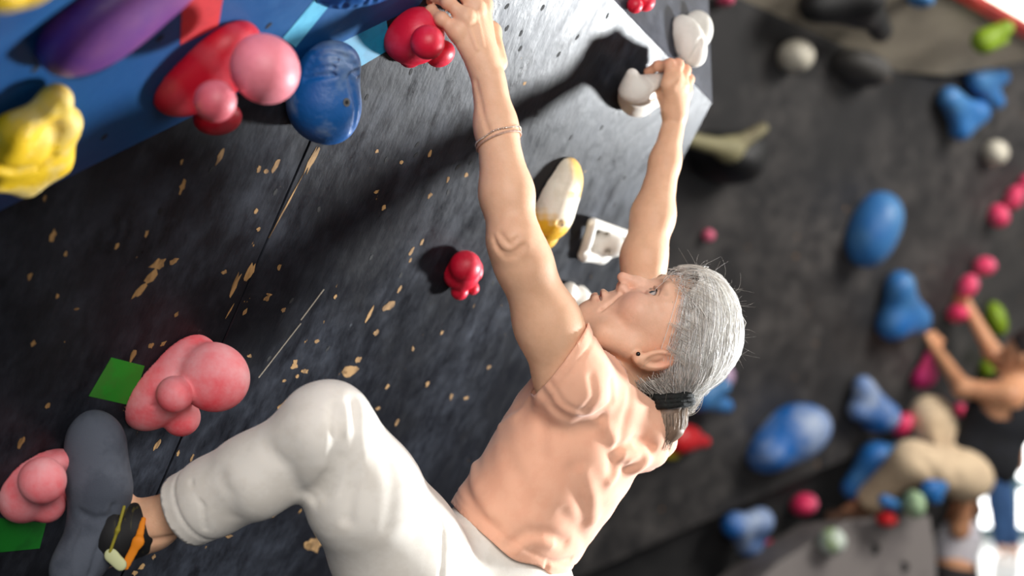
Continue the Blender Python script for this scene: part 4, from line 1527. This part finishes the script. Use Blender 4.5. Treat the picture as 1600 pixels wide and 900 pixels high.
# ------------------------------------------------------------------ climbing shoe of the near foot
so_ = Field()
so_.ell(P(150, 728, 1.990), (.073, .040, .034), img_axes(96), 0.02)
so_.ell(P(152, 690, 1.995), (.036, .034, .030), img_axes(96), 0.03)
so_.cap(P(158, 770, 1.99), P(152, 838, 1.99), .036, .030, 0.04)
so_.ell(P(122, 880, 1.985), (.048, .036, .034), img_axes(58), 0.04)
so_.cap(P(156, 812, 2.0), P(168, 822, 2.01), .032, .034, 0.03)
so_.groove([so_.hit(x, y, 1.8, 2.3) for x, y in [(124, 800), (150, 812), (176, 806)]], .006, .004)
so_.groove([so_.hit(x, y, 1.8, 2.3) for x, y in [(176, 790), (168, 826), (150, 866), (140, 899)]], .004, .004)
so_.groove([so_.hit(x, y, 1.8, 2.3) for x, y in [(130, 830), (118, 860), (116, 898)]], .004, -.002)
shoe = field_obj('climbing_shoe', so_, .0035, pm('grey_suede_rubber', lin(86, 92, 104), lin(70, 76, 88), scale=14, rough=0.85, bump=0.2, bscale=500), woman)
col_ = Field()
col_.cap(P(186, 832, 2.0), P(207, 827, 2.005), .047, .041, 0.01)
col_.groove([P(190, y, 1.97) for y in (790, 830, 870)], .003, .003)
collar = field_obj('shoe_collar', col_, .003, pm('black_webbing', lin(16, 16, 18), lin(64, 58, 22), scale=40, lo=.6, hi=.66, rough=0.7, aniso=(3, 1, .3)), shoe)
for (nm, pts, rad, fl, colr) in [('pull_tab', [(224, 812, 1.975), (216, 846, 1.958), (196, 884, 1.962)], [.004, .0065, .006], .35, (238, 138, 18)),
                                 ('heel_tab', [(174, 868, 1.956), (188, 882, 1.956)], [.010, .009], .4, (206, 210, 160)),
                                 ('elastic_cord', [(194, 792, 1.966), (184, 828, 1.952), (172, 862, 1.954)], [.0022, .0022, .0022], 1, (150, 140, 40))]:
    q = Field().chain([P(*z) for z in pts], rad, .006, flat=np.array([0, 1.0, 0]), f=fl)
    field_obj(nm, q, .002 if fl < 1 else .0012, pm(nm + '_fabric', lin(*colr), rough=0.7), shoe)
# shoe of the far foot
so2 = Field().ell((ANR + P(500, 1450, 2.66)) * .5, (.12, .042, .045), np.stack([unit(P(500, 1450, 2.66) - ANR), [0, 1, 0], unit(np.cross(unit(P(500, 1450, 2.66) - ANR), [0, 1, 0]))]), 0)
so2.sphere(ANR + np.array([0, 0, -.02]), .046, .03)
field_obj('climbing_shoe', so2, .006, MATS['grey_suede_rubber'], woman)

# ------------------------------------------------------------------ jewellery
ba = LE * .40 + LW * .60
bn = unit(unit(LW - LE) + np.array([-.22, 0.10, 0]))


def ring_on(fld, c, n, lift, m=40, wob=0.0):
    x = unit(np.cross(n, [0, 1, 0]))
    y = np.cross(n, x)
    out = []
    for i in range(m):
        w = 2 * math.pi * i / m
        d = x * math.cos(w) + y * math.sin(w)
        r = .015
        while r < .06 and fld.eval((c + d * r)[None])[0] < lift:
            r += .0006
        out.append(c + d * r + n * wob * math.sin(w * 5))
    return out


pts = ring_on(body, ba, bn, .0012)
V, F = tube(pts, .0016, 6, True)
part('bracelet', np_mesh('bracelet', np.array(V) - ba, F), pm('tan_cord', lin(196, 160, 140), lin(170, 130, 110), scale=300, rough=0.5), ba, label='thin tan cord bracelet')
pts = ring_on(body, ba + bn * .006, bn, .0012, 60, .0008)
V, F = [], []
for i, p in enumerate(pts):
    a = pts[(i + 1) % len(pts)]
    t = unit(a - p)
    sp, sq = tube([p, p * .5 + a * .5, p * .2 + a * .8], [.0008, .0017, .0008], 6)
    F += [[k + len(V) for k in q] for q in sq]
    V += sp
part('bracelet', np_mesh('bracelet', np.array(V) - ba, F), pm('silver_chain', lin(214, 200, 186), rough=0.25, metal=0.8), ba, label='fine silver chain bracelet')
ep = body.hit(997, 553, 1.9, 2.4)
field_obj('earring', Field().sphere(ep + np.array([0, -.0015, 0]), .0034), .0008, pm('dark_stud', lin(26, 22, 24), rough=0.2), woman)

# ------------------------------------------------------------------ hair
hr = Field()
hr.ell(hp(0, -.062, .047), (.081, .088, .083), HR, 0.03)
hr.ell(hp(0, -.026, .066), (.062, .052, .050), HR, 0.03)
hr.ell(hp(0, -.090, .040), (.072, .052, .066), HR, 0.03)
TIE = hp(.004, -.160, .022)
hr.cap(hp(0, -.110, .030), TIE, .036, .026, 0.03)
hr.cap(hp(.03, -.112, -.022), TIE, .030, .024, 0.03)
hr.cap(hp(-.03, -.112, -.022), TIE, .030, .024, 0.03)


def hairline(p):
    q = (p - HO) @ HR.T
    l, f_, u = np.abs(q[:, 0]), q[:, 1], q[:, 2]
    front = u - (.030 + .34 * np.clip(f_ + .055, 0, 1) + .06 * (l < .03) * 0) + .005 * np.sin(f_ * 160) + .004 * np.sin(f_ * 390 + l * 200)
    nape = -(f_ + .112) + .25 * np.clip(u + .03, -.05, .05)
    return -smin(-front, -nape, .012)


hv_, hf_ = hr.mesh(.004, it=2)
hv_all = hv_[hairline(hv_) > 0]
hv_, hf_ = cut_open(hv_, hf_, lambda p: hairline(p) - .010, .004)


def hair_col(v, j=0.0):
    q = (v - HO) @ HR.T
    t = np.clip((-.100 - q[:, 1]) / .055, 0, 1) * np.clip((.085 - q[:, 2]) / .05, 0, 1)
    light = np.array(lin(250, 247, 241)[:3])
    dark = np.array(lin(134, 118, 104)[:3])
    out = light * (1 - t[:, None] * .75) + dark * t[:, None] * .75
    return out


ho_ = hp(0, -.07, .05)
M_HAIR = pm('grey_white_hair', (1, 1, 1, 1), (0.84, 0.82, 0.80, 1), scale=40, rough=0.5, attr='tint', spec=0.4)
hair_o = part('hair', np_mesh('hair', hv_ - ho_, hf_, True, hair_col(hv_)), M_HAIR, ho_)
# ponytail
pt = Field()
PT = [TIE, P(1042, 642, 2.19), P(1044, 668, 2.19), P(1034, 690, 2.19)]
pt.chain(PT, [.016, .023, .020, .007], .02)
pvv, pff = pt.mesh(.0035, it=2)
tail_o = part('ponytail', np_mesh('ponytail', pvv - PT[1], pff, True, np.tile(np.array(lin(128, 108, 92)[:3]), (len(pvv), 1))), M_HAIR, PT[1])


def strands(roots, ends, offs, field, nseg, bulge=0.0, wave=0.0, project=True, t1=1.0):
    """(n, nseg+1, 3) polylines from root to end that hug the field surface at offset offs"""
    n = len(roots)
    T = np.linspace(0, t1, nseg + 1)
    pts = roots[:, None, :] * (1 - T)[None, :, None] + ends[:, None, :] * T[None, :, None]
    flat = pts.reshape(-1, 3)
    if project:
        oo = np.repeat(offs, nseg + 1)
        for _ in range(5):
            d = field.eval(flat) - oo
            g = field.grad(flat, .0015)
            flat = flat - g * (np.clip(d, -.03, .03) / np.maximum((g ** 2).sum(1), .25))[:, None]
    return flat.reshape(n, nseg + 1, 3)


def strand_mesh(name, pl, r0, cols, parent_o, mat, org):
    n, m, _ = pl.shape
    tang = np.gradient(pl, axis=1)
    tang /= np.linalg.norm(tang, axis=2, keepdims=True) + 1e-9
    ref = np.array([0.3, 0.8, 0.5])
    a = np.cross(tang, ref)
    a /= np.linalg.norm(a, axis=2, keepdims=True) + 1e-9
    b = np.cross(tang, a)
    rad = (r0[:, None] * np.linspace(1, .45, m)[None, :])[:, :, None]
    V = np.stack([pl + (a * math.cos(w) + b * math.sin(w)) * rad for w in (0, 2.094, 4.189)], 2)   # n,m,3,3
    base = (np.arange(n) * m * 3)[:, None, None] + (np.arange(m - 1) * 3)[None, :, None]
    s = np.arange(3)
    q = np.stack([base + s, base + (s + 1) % 3, base + 3 + (s + 1) % 3, base + 3 + s], 3).reshape(-1, 4)
    C = np.repeat(cols, m * 3, axis=0)
    o = part(name, np_mesh(name, V.reshape(-1, 3) - org, q, True, C), mat, org, parent=parent_o)
    o['kind'] = 'stuff'
    return o


# roots: along the hairline and over the shell; each strand runs back to the tie
sel = hv_all[RNG.choice(len(hv_all), 7000)]
hl = hairline(sel)
pref = RNG.random(len(sel)) < np.clip(1.0 - hl / .09, .28, 1.0)
roots = sel[pref]
ends = TIE + RNG.normal(0, .007, (len(roots), 3))
offs = RNG.uniform(.0002, .0032, len(roots))
pl = strands(roots, ends, offs, hr, 14)
near_ = np.clip(1.0 - hairline(roots) / .022, 0, 1) * (((roots - HO) @ HF) > -.10)
plb = strands(roots, ends, RNG.uniform(.0001, .0012, len(roots)), body, 14)
wb = near_[:, None] * np.clip(1.0 - np.linspace(0, 1, 15)[None, :] / .26, 0, 1)
pl = pl * (1 - wb[:, :, None]) + plb * wb[:, :, None]
jit = RNG.normal(0, 1, (len(roots), 1, 3)) * .0025 * np.sin(np.linspace(0, math.pi, 15))[None, :, None]
pl = pl + jit
rq = (roots - HO) @ HR.T
cl_ = np.sin(rq[:, 0] * 520 + rq[:, 2] * 330) * np.sin(rq[:, 1] * 410 - rq[:, 2] * 190 + 1.3) + .5 * np.sin(rq[:, 2] * 900 + rq[:, 1] * 700)
gray = np.clip(.5 + .34 * cl_[:, None] + .25 * RNG.normal(0, 1, (len(roots), 1)), 0, 1)
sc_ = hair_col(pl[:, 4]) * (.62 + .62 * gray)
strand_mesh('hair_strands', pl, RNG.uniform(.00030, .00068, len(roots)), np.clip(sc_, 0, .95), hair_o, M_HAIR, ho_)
# fine hair that starts ahead of the hairline and sweeps back into it
rim_ = bv[(np.abs(hairline(bv) + .006) < .010) & (np.linalg.norm(bv - HO, axis=1) < .16) & (((bv - HO) @ HF) > -.085)]
n = 420
rt = rim_[RNG.choice(len(rim_), n)]
way = unit(HU * .75 - HF * .62)
en = rt + way * RNG.uniform(.02, .05, (n, 1)) + RNG.normal(0, .004, (n, 3))
u_ = Field()
u_.ops = body.ops + hr.ops
pl = strands(rt, en, RNG.uniform(.0002, .0022, n), u_, 9)
strand_mesh('hairline_strands', pl, RNG.uniform(.00016, .00034, n), np.array(lin(226, 218, 208)[:3]) * RNG.uniform(.6, 1.05, (n, 1)), hair_o, M_HAIR, ho_)
# ponytail strands
n = 240
ang_ = RNG.uniform(0, 2 * math.pi, n)
T = np.linspace(0, 1, 12)
pl = np.zeros((n, 12, 3))
cen = np.array([[np.interp(t, [0, .35, .7, 1.0, 1.25], [PT[0][i], PT[1][i], PT[2][i], PT[3][i], PT[3][i] + (-.02 if i == 2 else 0)]) for i in range(3)] for t in T * 1.2])
rd = np.interp(T * 1.2, [0, .35, .7, 1.0, 1.25], [.021, .030, .027, .014, .008])
ln = RNG.uniform(.75, 1.0, n)
for k in range(12):
    tt = T[k] * ln * 11
    i0 = np.clip(tt.astype(int), 0, 10)
    fr = (tt - i0)[:, None]
    c = cen[i0] * (1 - fr) + cen[i0 + 1] * fr
    r = rd[i0] * (1 - fr[:, 0]) + rd[i0 + 1] * fr[:, 0]
    pl[:, k] = c + (np.stack([np.cos(ang_), np.sin(ang_) * .9, np.zeros(n)], 1)) * (r + RNG.normal(0, .0006, n) + .002)[:, None]
gcol = (.22 + .5 * RNG.random((n, 1)) + .45 * (np.sin(ang_ * 9)[:, None] > .2)) * np.array(lin(186, 166, 148)[:3])
strand_mesh('ponytail_strands', pl, RNG.uniform(.0004, .0009, n), gcol, tail_o, M_HAIR, PT[1])
# flyaway hairs standing off the crown and nape
n = 120
cand = hv_[(hv_ - ho_) @ unit(HU * .9 + HF * .35) > .03]
rt = cand[RNG.choice(len(cand), n)]
gr = hr.grad(rt, .002)
gr /= np.linalg.norm(gr, axis=1)[:, None]
d0 = unit(TIE - ho_)[None, :] * RNG.uniform(-.2, .8, (n, 1)) + gr * RNG.uniform(.35, 1.1, (n, 1)) + RNG.normal(0, .35, (n, 3))
d0 /= np.linalg.norm(d0, axis=1)[:, None]
curl = RNG.normal(0, .5, (n, 3))
Ls = RNG.uniform(.012, .045, n)
tt = np.linspace(0, 1, 9)
pl = rt[:, None, :] + d0[:, None, :] * .8 * (Ls[:, None] * tt[None, :])[:, :, None] + curl[:, None, :] * (Ls[:, None] * tt[None, :] ** 2)[:, :, None] * .6
strand_mesh('flyaway_hairs', pl, np.full(n, .00013), np.tile(np.array(lin(210, 204, 196)[:3]), (n, 1)), hair_o, M_HAIR, ho_)
# wisps in front of the ear and at the nape
n = 46
rt = np.array([hp(.072 + RNG.normal(0, .002), -.085 + RNG.normal(0, .02), .020 + RNG.normal(0, .006)) if i < 20 else hp(.05 + RNG.normal(0, .01), -.130 + RNG.normal(0, .012), -.028 + RNG.normal(0, .008)) for i in range(n)])
en = np.array([rt[i] + (np.array([-.012 + RNG.normal(0, .01), -.006, -.035 + RNG.normal(0, .012)]) if i >= 20 else -.03 * HU - .02 * HF + RNG.normal(0, .008, 3)) for i in range(n)])
pl = rt[:, None, :] * (1 - tt)[None, :, None] + en[:, None, :] * tt[None, :, None] + RNG.normal(0, .006, (n, 1, 3)) * np.sin(tt * math.pi)[None, :, None]
strand_mesh('loose_wisps', pl, np.full(n, .00026), np.tile(np.array(lin(176, 164, 150)[:3]), (n, 1)), hair_o, M_HAIR, ho_)
# hair tie: a black ruched band
tie_c = P(1046, 624, 2.185)
tn = unit(PT[1] - TIE)
V, F = [], []
ax_ = unit(np.array([.97, 0, .08]))
for kx in range(3):
    pts = []
    for i in range(36):
        w = 2 * math.pi * i / 36
        r = .030 + .0012 * math.sin(w * 9 + kx) + .0008 * math.sin(w * 17)
        pts.append(tie_c + ax_ * math.cos(w) * (r + .005) + np.array([0, 1, 0]) * math.sin(w) * r + np.array([0, 0, 1]) * ((kx - 1) * .006 + .0008 * math.sin(w * 9 + kx * 2)))
    sp, sq = tube(pts, .0062, 7, True)
    F += [[k + len(V) for k in q] for q in sq]
    V += sp
part('hair_tie', np_mesh('hair_tie', np.array(V) - tie_c, F), pm('black_velvet', lin(6, 9, 9), lin(14, 20, 18), scale=160, rough=0.8, bump=0.4, bscale=300), tie_c)


# ------------------------------------------------------------------ people in the background
M_SKIN2 = pm('tan_skin', lin(206, 150, 112), lin(196, 138, 102), scale=12, rough=0.55, sss=0.08)


def child(o, par):
    o.parent = par
    o.matrix_parent_inverse = Matrix.Translation(-par.location)
    return o


def add_head(b, c, fwd, upv, s=1.0):
    lf = np.cross(upv, fwd)
    R = np.stack([lf, fwd, upv])
    q = lambda l, f_, u: c + s * (l * lf + f_ * fwd + u * upv)
    b.ell(q(0, -.02, .02), (.075 * s, .092 * s, .095 * s), R, .03)
    b.ell(q(0, .02, -.05), (.055 * s, .058 * s, .065 * s), R, .03)
    b.cap(q(0, .075, .0), q(0, .092, -.03), .009, .012, .012)
    b.sphere(q(0, .055, -.095), .022, .02)
    b.ell(q(0, .076, -.066), (.022, .010, .012), R, .01)
    for sg in (-1, 1):
        b.sphere(q(sg * .032, .088, .008), .016, .012, 's')
        b.sphere(q(sg * .032, .066, .006), .013, .006)
        b.ell(q(sg * .078, -.02, -.01), (.010, .02, .032), R, .008)
    return q, R


def add_hand(b, w, d, side, s=1.0, curl=None):
    """palm and five bent fingers from wrist w along d, side = direction across the knuckles towards the thumb"""
    d = unit(d)
    side = unit(side - d * (side @ d))
    cu = unit(curl if curl is not None else np.cross(d, side))
    for i, (o_, l_) in enumerate([(.028, .036), (.010, .040), (-.009, .037), (-.027, .029)]):
        k = w + d * .085 + side * o_
        b.cap(w + d * .01 + side * o_ * .5, k, .016, .012, .015)
        p1 = k + d * l_ * .8 + cu * .012
        p2 = p1 + d * l_ * .3 + cu * l_ * .6
        b.chain([k, p1, p2, p2 + cu * l_ * .5 - d * .006], [.011, .010, .009, .008], .004)
    t0 = w + d * .03 + side * .025
    b.chain([t0, t0 + side * .028 + d * .025, t0 + side * .03 + d * .055 + cu * .012], [.014, .012, .010], .01)


def garment(name, fld, res, mat, par, cuts=(), org=None):
    v, f_ = fld.mesh(res, it=1)
    for g in cuts:
        v, f_ = cut_open(v, f_, g, res)
    o = link(name, np_mesh(name, v - org, f_), mat, None, Vector(org))
    md = o.modifiers.new('cloth', 'SOLIDIFY')
    md.thickness = .004
    md.offset = -1
    return child(o, par)


def gcut(c, n, r):
    n = unit(n)
    return lambda p: np.where(((p - c) ** 2).sum(1) < r * r, -(p - c) @ n, 1.0)


# --- far climber in a black vest and beige trousers
hL, eL, sL = P(1463, 548, 6.74), P(1504, 606, 6.50), P(1578, 618, 6.42)       # near arm
hR, eR, sR = P(1514, 484, 6.82), P(1552, 552, 6.72), P(1600, 606, 6.66)       # far arm
nk, hd = P(1596, 598, 6.52), P(1596, 560, 6.48)
pv = P(1508, 738, 6.55)
kA, aA = P(1454, 650, 6.62), P(1446, 742, 6.80)                               # raised leg, far side
kB, aB = P(1424, 720, 6.40), P(1350, 786, 6.62)                               # near leg
b = Field()
ch = (sL + sR) * .5
b.ell(ch * .75 + pv * .25, (.13, .15, .16), None, .06)
b.cap(ch, pv, .125, .115, .06)
b.cap(sL, sR, .055, .055, .05)
b.chain([sL, eL, hL], [.055, .040, .028], .03)
b.chain([sR, eR, hR], [.055, .040, .028], .03)
add_hand(b, hL, unit(hL - eL) * .6 + np.array([-.1, .2, .8]), np.array([.7, .5, .2]), curl=np.array([-.5, .8, -.1]))
add_hand(b, hR, unit(hR - eR) * .6 + np.array([-.4, .2, .3]), np.array([.3, -.6, .6]), curl=np.array([-.4, .8, -.4]))
b.chain([pv + np.array([0, .06, 0]), kA, aA], [.09, .058, .04], .04)
b.chain([pv - np.array([0, .08, 0]), kB, aB], [.09, .058, .04], .04)
b.chain([aB, aB + np.array([-.10, .03, -.06])], [.04, .026], .02)
b.chain([aA, aA + np.array([-.10, .05, -.02])], [.04, .026], .02)
b.cap(ch, hd, .058, .055, .03)
fq, fR = add_head(b, hd + np.array([0, 0, .02]), unit([-.86, .42, .28]), unit([.22, -.1, .97]))
cl = field_obj('person', b, .010, M_SKIN2, origin=pv, it=1)
tag(cl, 'blurred climber in a black vest and beige trousers on the far wall', 'person')
t = Field()
t.cap(ch * .9 + pv * .1, pv, .145, .130, .06)
t.ell(ch * .7 + pv * .3, (.145, .165, .15), None, .06)
t.ell(P(1552, 712, 6.55), (.12, .15, .15), None, .05)
t.cap(sL * .85 + ch * .15, sR * .85 + ch * .15, .045, .045, .04)
garment('vest', t, .011, pm('black_vest_cloth', lin(14, 16, 22), lin(20, 22, 30), scale=20, rough=0.9), cl,
        [gcut(pv * .88 + ch * .12, pv - ch, .4), gcut(sL * .9 + ch * .1 + np.array([-.035, -.02, 0]), unit(sL - sR) * .75 + np.array([-.7, 0, .1]), .12), gcut(nk, np.array([0, -.1, 1.]), .11)], pv)
t = Field()
t.ell(pv, (.12, .16, .13), None, .05)
t.chain([pv + np.array([-.02, .06, 0]), kA, kA * .12 + aA * .88], [.115, .085, .062], .05)
t.chain([pv + np.array([-.02, -.07, 0]), kB, kB * .15 + aB * .85, aB * 1.0], [.115, .085, .062, .058], .05)
for q, w, d_ in (([(1440, 716), (1455, 734), (1462, 748)], .02, .012), ([(1500, 700), (1490, 730), (1496, 752)], .02, .010), ([(1470, 668), (1476, 690)], .02, .01)):
    t.groove([t.hit(x, y, 5.8, 7.2) for x, y in q], w, d_)
garment('trousers', t, .011, pm('beige_trouser_cloth', lin(214, 190, 158), lin(204, 180, 150), scale=10, rough=0.9), cl,
        [gcut(kB * .1 + aB * .9, aB - kB, .2), gcut(pv * .72 + ch * .28, unit(ch - pv) + np.array([.9, 0, 0]), .17)], pv)
t = Field()
t.ell(fq(0, -.03, .03), (.086, .100, .098), fR, .03)
v, f_ = t.mesh(.008, it=1)
v, f_ = cut_open(v, f_, lambda p: (p - fq(0, .04, .045)) @ unit(fR[2] * .75 - fR[1] * .66), .008)
child(link('hair', np_mesh('hair', v - hd, f_), pm('dark_hair', lin(28, 22, 22), lin(44, 34, 32), scale=60, rough=0.5), None, Vector(hd)), cl)
for a in (aA, aB):
    t = Field().cap(a + np.array([.02, 0, -.03]), a + np.array([-.14, .04, -.075]), .045, .032, .02)
    t.sphere(a + np.array([0, 0, -.01]), .048, .03)
    child(field_obj('climbing_shoe', t, .010, pm('brown_shoe', lin(120, 84, 60), lin(80, 60, 48), scale=20, rough=0.7), origin=a, it=1), cl)

# --- standing person in a white crop top, seen from the side, hands at the head
D3 = 8.0
Z = lambda px, py, dd=0.0: P(px, py, D3 + dd)
b = Field()
hip, che, nk3, hd3 = Z(1488, 896), Z(1496, 838), Z(1494, 812), Z(1490, 786)
sA, sB = Z(1500, 826, -.13), Z(1492, 826, .15)
eA, eB = Z(1512, 776, -.20), Z(1462, 800, .20)
wA, wB = Z(1490, 768, -.08), Z(1470, 786, .06)
b.cap(hip, che, .115, .105, .05)
b.cap(che, (sA + sB) * .5, .11, .075, .05)
b.cap(sA, sB, .05, .05, .05)
b.cap((sA + sB) * .5, hd3, .05, .05, .03)
b.chain([sA, eA, wA], [.05, .042, .03], .03)
b.chain([sB, eB, wB], [.05, .042, .03], .03)
add_hand(b, wA, np.array([-.9, .3, -.1]), np.array([0, 0, 1.]), curl=np.array([-.2, .8, -.3]))
add_hand(b, wB, np.array([.5, -.4, .3]), np.array([0, 0, 1.]), curl=np.array([.3, -.7, -.3]))
for sg in (-1, 1):
    kn = np.array([hip[0] + .01, D3 + sg * .10, .50])
    an = np.array([hip[0] + .03, D3 + sg * .11, .09])
    b.chain([hip + np.array([0, sg * .09, 0]), kn, an], [.095, .06, .042], .04)
    b.cap(an + np.array([.03, 0, -.04]), an + np.array([-.15, 0, -.055]), .04, .03, .02)
fq3, fR3 = add_head(b, hd3 + np.array([0, 0, .02]), unit([-.9, -.25, -.2]), unit([-.15, 0, .98]))
p3 = field_obj('person', b, .012, M_SKIN2, origin=(hip[0], D3, 0.0), it=1)
tag(p3, 'blurred standing person in a white crop top with hands raised to brown hair', 'person')
t = Field()
t.cap(Z(1493, 872), che, .118, .125, .05)
t.cap(che, (sA + sB) * .5, .12, .09, .05)
t.cap(sA * .8 + sB * .2, sA * .2 + sB * .8, .065, .065, .05)
garment('crop_top', t, .012, pm('white_top_cloth', lin(214, 210, 216), lin(200, 196, 206), scale=10, rough=0.9), p3, [gcut(Z(1494, 874), hip - che, .3), gcut(nk3, np.array([0, 0, 1.]), .12)], che)
t = Field()
t.ell(hip + np.array([0, 0, -.02]), (.14, .17, .14), None, .04)
for sg in (-1, 1):
    t.chain([hip + np.array([0, sg * .09, -.02]), np.array([hip[0] + .01, D3 + sg * .10, .50]), np.array([hip[0] + .03, D3 + sg * .11, .14])], [.11, .075, .06], .04)
garment('trousers', t, .014, pm('dark_legging_cloth', lin(44, 40, 42), lin(36, 34, 36), scale=10, rough=0.9), p3, [gcut(Z(1489, 880), che - hip, .3)], hip)
t = Field()
t.ell(fq3(0, -.035, .03), (.088, .10, .10), fR3, .03)
t.cap(fq3(0, -.10, .02), fq3(0, -.14, -.10), .05, .03, .04)
v, f_ = t.mesh(.010, it=1)
v, f_ = cut_open(v, f_, lambda p: (p - fq3(0, .03, .04)) @ unit(fR3[2] * .6 - fR3[1] * .8), .010)
child(link('hair', np_mesh('hair', v - hd3, f_), pm('brown_hair', lin(74, 46, 34), lin(104, 70, 50), scale=60, rough=0.5), None, Vector(hd3)), p3)

# --- distant person in blue jeans in front of the window
D4 = 13.4
x4 = P(1556, 0, D4)[0]
b = Field()
b.cap((x4, D4, 1.0), (x4 + .02, D4, 1.34), .12, .13, .06)
b.cap((x4 - .12, D4, 1.40), (x4 + .14, D4, 1.40), .06, .06, .05)
for sg in (-1, 1):
    b.chain([np.array([x4 + .05 * sg, D4 + .05 * sg, .92]), np.array([x4 + .05 + .04 * sg, D4, .48]), np.array([x4 + .10 + .06 * sg, D4, .09])], [.095, .065, .045], .04)
    b.cap((x4 + .10 + .06 * sg, D4, .05), (x4 + .08 + .06 * sg, D4 - .15, .04), .042, .034, .02)
    w4 = np.array([x4 + .02 + .22 * sg, D4 - .05, .92])
    b.chain([np.array([x4 + .02 + .16 * sg, D4, 1.38]), np.array([x4 + .02 + .21 * sg, D4, 1.14]), w4], [.05, .042, .032], .03)
    add_hand(b, w4, np.array([0, -.1, -1.]), np.array([0, -1., 0]), curl=np.array([-.6 * sg, -.3, -.2]))
b.cap((x4 + .02, D4, 1.40), (x4 + .01, D4, 1.55), .055, .055, .03)
fq4, fR4 = add_head(b, np.array([x4 + .01, D4, 1.62]), unit([-.7, -.7, 0]), np.array([0, 0, 1.]))
p4 = field_obj('person', b, .014, M_SKIN2, origin=(x4, D4, 0.0), it=1)
tag(p4, 'distant person in blue jeans standing before the bright window', 'person')
t = Field()
t.ell((x4 + .01, D4, .94), (.16, .14, .13), None, .05)
for sg in (-1, 1):
    t.chain([np.array([x4 + .05 * sg, D4 + .05 * sg, .92]), np.array([x4 + .05 + .04 * sg, D4, .48]), np.array([x4 + .10 + .06 * sg, D4, .12])], [.115, .085, .07], .04)
garment('jeans', t, .014, pm('blue_denim', lin(38, 74, 118), lin(28, 58, 98), scale=12, rough=0.9), p4, [gcut(np.array([x4, D4, 1.02]), np.array([0, 0, 1.]), .3)], np.array([x4, D4, .9]))
t = Field()
t.cap((x4 + .01, D4, .98), (x4 + .02, D4, 1.36), .145, .15, .06)
t.cap((x4 - .14, D4, 1.40), (x4 + .18, D4, 1.40), .07, .07, .05)
garment('dark_shirt', t, .014, pm('dark_shirt_cloth', lin(26, 30, 44), lin(20, 22, 34), scale=12, rough=0.9), p4, [gcut(np.array([x4, D4, .93]), np.array([0, 0, -1.]), .3), gcut(np.array([x4 + .02, D4, 1.46]), np.array([0, 0, 1.]), .15)], np.array([x4, D4, 1.2]))
t = Field()
t.ell(fq4(0, -.03, .03), (.086, .100, .098), fR4, .03)
v, f_ = t.mesh(.012, it=1)
v, f_ = cut_open(v, f_, lambda p: (p - fq4(0, .04, .045)) @ unit(fR4[2] * .75 - fR4[1] * .66), .012)
child(link('hair', np_mesh('hair', v - fq4(0, 0, 0), f_), MATS['dark_hair'], None, Vector(fq4(0, 0, 0))), p4)
